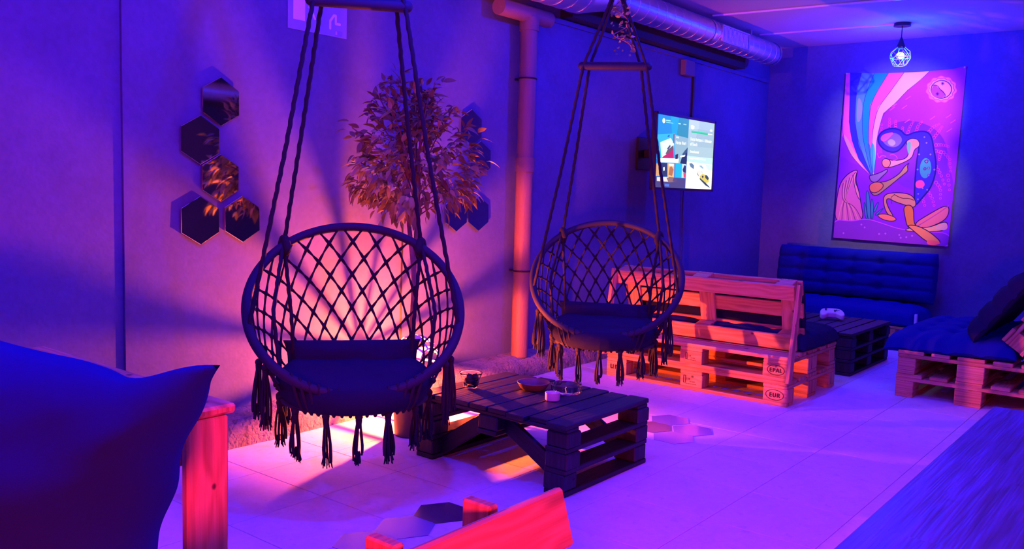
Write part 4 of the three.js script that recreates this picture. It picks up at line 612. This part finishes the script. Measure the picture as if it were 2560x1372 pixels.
// ---------------------------------------------------------------- things on the tables
{
  const lathe = (p, n = 40) => new THREE.LatheGeometry(p.map(q => new THREE.Vector2(...q)), n), y = .2885;
  const g = thing('glass_bowl', 'clear flared glass bowl holding black coals on the slatted black table', 'bowl', [-2.545, y, -2.93]);
  part('bowl_glass', lathe([[0, 0], [.028, 0], [.032, .004], [.038, .035], [.051, .066], [.053, .07], [.050, .07], [.046, .062], [.034, .033], [.027, .008], [0, .007]]), M.glass, g);
  const cr = rngOf(4); for (let i = 0; i < 9; i++) { const a = i * 2.3, q = .005 + .02 * cr(); const m = part('coal', cbox(.026, .02, .024, .004), M.coal, g, [Math.cos(a) * q, .02 + .035 * (i / 9), Math.sin(a) * q]); m.rotation.set(cr() * 2, cr() * 3, cr() * 2); }
  solo('clay_bowl', 'shallow brown bowl on the slatted black table', 'bowl', lathe([[0, 0], [.045, 0], [.06, .012], [.073, .034], [.074, .037], [.07, .037], [.055, .015], [.04, .007], [0, .006]]), M.clayBowl, [-2.32, y, -3.10]);
  const c = thing('tealight_cup', 'small pale candle cup in front of the glass ashtray', 'candle', [-2.145, y, -3.005]);
  part('cup', lathe([[0, 0], [.029, 0], [.031, .003], [.032, .034], [.030, .034], [.029, .022], [0, .022]]), M.wax, c);
  part('paper_scrap', cbox(.03, .001, .022, .0002), M.whitePlastic, c, [.004, .03, 0], [.5, .4, .35]);
  const a = thing('glass_ashtray', 'round cut-glass ashtray on the slatted black table', 'ashtray', [-2.185, y, -3.165]);
  { const gg = lathe([[0, 0], [.06, 0], [.066, .006], [.069, .034], [.066, .038], [.056, .038], [.05, .012], [0, .009]], 64); const p = gg.attributes.position; for (let i = 0; i < p.count; i++) { const x = p.getX(i), z = p.getZ(i), r = Math.hypot(x, z), th = Math.atan2(z, x); if (r > .058) { const k = 1 + .02 * Math.cos(th * 16); p.setX(i, x * k); p.setZ(i, z * k); } } gg.computeVertexNormals(); part('ashtray_glass', gg, M.glass, a); }
  for (const [x, z, r] of [[.01, .012, .4], [-.02, -.01, 1.6], [.02, -.02, 2.4]]) part('cigarette_end', new THREE.CylinderGeometry(.0038, .0038, .026, 8).rotateZ(Math.PI / 2), M.wax, a, [x, .0145, z], [0, r, 0]);
  // game controller
  const k = thing('game_controller', 'white game controller on the far black table', 'controller', [-2.165, .313, -6.57], .45); k.rotation.order = 'YXZ'; k.rotation.x = .3;
  const s = new THREE.Shape(); s.moveTo(-.05, .035); s.bezierCurveTo(-.03, .045, .03, .045, .05, .035); s.bezierCurveTo(.075, .03, .085, -.05, .072, -.062); s.bezierCurveTo(.06, -.072, .045, -.035, .03, -.028); s.bezierCurveTo(.015, -.024, -.015, -.024, -.03, -.028); s.bezierCurveTo(-.045, -.035, -.06, -.072, -.072, -.062); s.bezierCurveTo(-.085, -.05, -.075, .03, -.05, .035);
  part('controller_body', new THREE.ExtrudeGeometry(s, { depth: .02, bevelEnabled: true, bevelSize: .009, bevelThickness: .011, bevelSegments: 4, curveSegments: 10 }).rotateX(-Math.PI / 2), M.whitePlastic, k, [0, .012, 0]);
  for (const [x, z] of [[-.042, -.008], [.02, .012]]) { part('thumb_stick', lathe([[0, 0], [.005, 0], [.005, .006], [.009, .009], [.009, .012], [0, .011]], 20), M.blackPlastic, k, [x, .0425, z]); }
  for (const [x, z] of [[.036, -.016], [.05, -.008], [.036, 0], [.024, -.008]]) part('button', new THREE.CylinderGeometry(.0045, .0045, .005, 12), M.greyPlastic, k, [x, .0445, z]);
}
// ---------------------------------------------------------------- foreground: seat at the left
{
  const t = thing('corner_sofa', 'pine pallet seat at the lower left corner with an upright board and top rail', 'sofa', [-2.0, 0, -.55]);
  euroPallet(t, pineMix, 0, 0, 0, 'x'); euroPallet(t, pineMix, 0, .1435, 0, 'x');
  for (const x of [.345, -.53]) plank('upright_board', t, M.pine, .024, .672, .1, x, .336, -.49, null, .004, 1);
  for (const x of [.285, -.48]) plank('upright_block', t, M.pineWarm, .075, .1, .1, x, .62, -.49, null, .004, 0);
  plank('top_rail', t, M.pinePale, .94, .022, .13, -.115, .684, -.497, null, .006, 0);
  solo('sofa_seat_cushion', 'dark blue seat cushion of the pallet seat at the lower left', 'cushion', tufted(1.2, .78, .13, 5, 4, 0, 21), M.navy, [-2.0, .289, -.545]);
  let g = pillow(.76, .5, .34, 33, 64, .02);
  { // narrower at the bottom, a dent beside the upper corner, a slightly wavy seam
    const p = g.attributes.position; for (let i = 0; i < p.count; i++) { const y = p.getY(i), x = p.getX(i), tp = Math.max(0, y / .235), q = (x - .25) / .075; p.setX(i, x * (1 + .1 * (y / .235)) + .005 * Math.sin(y * 46) * Math.max(0, x / .38)); p.setY(i, y - .028 * tp * tp * Math.exp(-q * q) - .01 * tp * Math.sin(x * 13)); p.setZ(i, p.getZ(i) * (1 - .2 * tp * Math.exp(-q * q)) + .012 * tp * Math.sin(x * 21 + y * 9)); }
    g.deleteAttribute('normal'); const uv = g.attributes.uv; g.deleteAttribute('uv'); g = mergeVertices(g, 1e-5); g.computeVertexNormals(); const pos = g.attributes.position, u2 = new Float32Array(pos.count * 2); for (let i = 0; i < pos.count; i++) { u2[i * 2] = pos.getX(i) * 1.4; u2[i * 2 + 1] = pos.getY(i) * 1.4; } g.setAttribute('uv', new THREE.BufferAttribute(u2, 2));
  }
  const m = solo('throw_pillow', 'large dark navy pillow with a pointed corner filling the lower left', 'cushion', g, M.navy, [-1.67, .64, -.61]); m.rotation.set(-.22, .45, -.06, 'YXZ');
}
// ---------------------------------------------------------------- foreground: back of the near seat, lit red
{
  const t = thing('pallet_sofa', 'pine pallet seat whose tilted back board glows red at the bottom edge', 'sofa', [-.47, 0, -.79]);
  euroPallet(t, pineMix, 0, 0, 0, 'z'); euroPallet(t, pineMix, 0, .1435, 0, 'z');
  const tl = .3;                                                        // the boards lean away from the seat
  const at = d => [-.4815 + Math.sin(tl) * d, .542 - Math.cos(tl) * d];
  for (const [d, w] of [[0, .115], [.135, .09], [.245, .09]]) plank('back_board', t, d ? M.pine : M.pinePale, .022, w, 1.2, ...at(d), 0, [0, 0, tl], .006, 2);
  for (const z of [-.427, -.184, .12, .42]) plank('back_slat', t, M.pineWarm, .07, .305, .026, -.556, .447, z, null, .004, 1);
  plank('back_sill', t, M.pine, .1, .022, 1.2, -.46, .3, 0, null, .004, 2);
}
// ---------------------------------------------------------------- foreground: dark table at the right
{
  const t = thing('side_table', 'long dark glossy wooden table top at the lower right corner', 'table', [.03, 0, -1.42]);
  part('table_top', cbox(.73, .035, 1.34, .004, 2, 3), M.tableTop, t, [0, .733, 0]);
  for (const z of [-.55, .55]) { plank('leg_panel', t, M.blackWood, .09, .70, .06, .24, .352, z, null, .003, 1); plank('foot', t, M.blackWood, .5, .03, .07, .2, .016, z); plank('cross_rail', t, M.blackWood, .62, .04, .05, 0, .696, z); }
  plank('long_rail', t, M.blackWood, .04, .06, 1.1, .24, .4, 0, null, .003, 2);
}
scene.traverse(o => { if (o.isMesh) { o.castShadow = true; o.receiveShadow = true; } });
renderer.render(scene, camera);
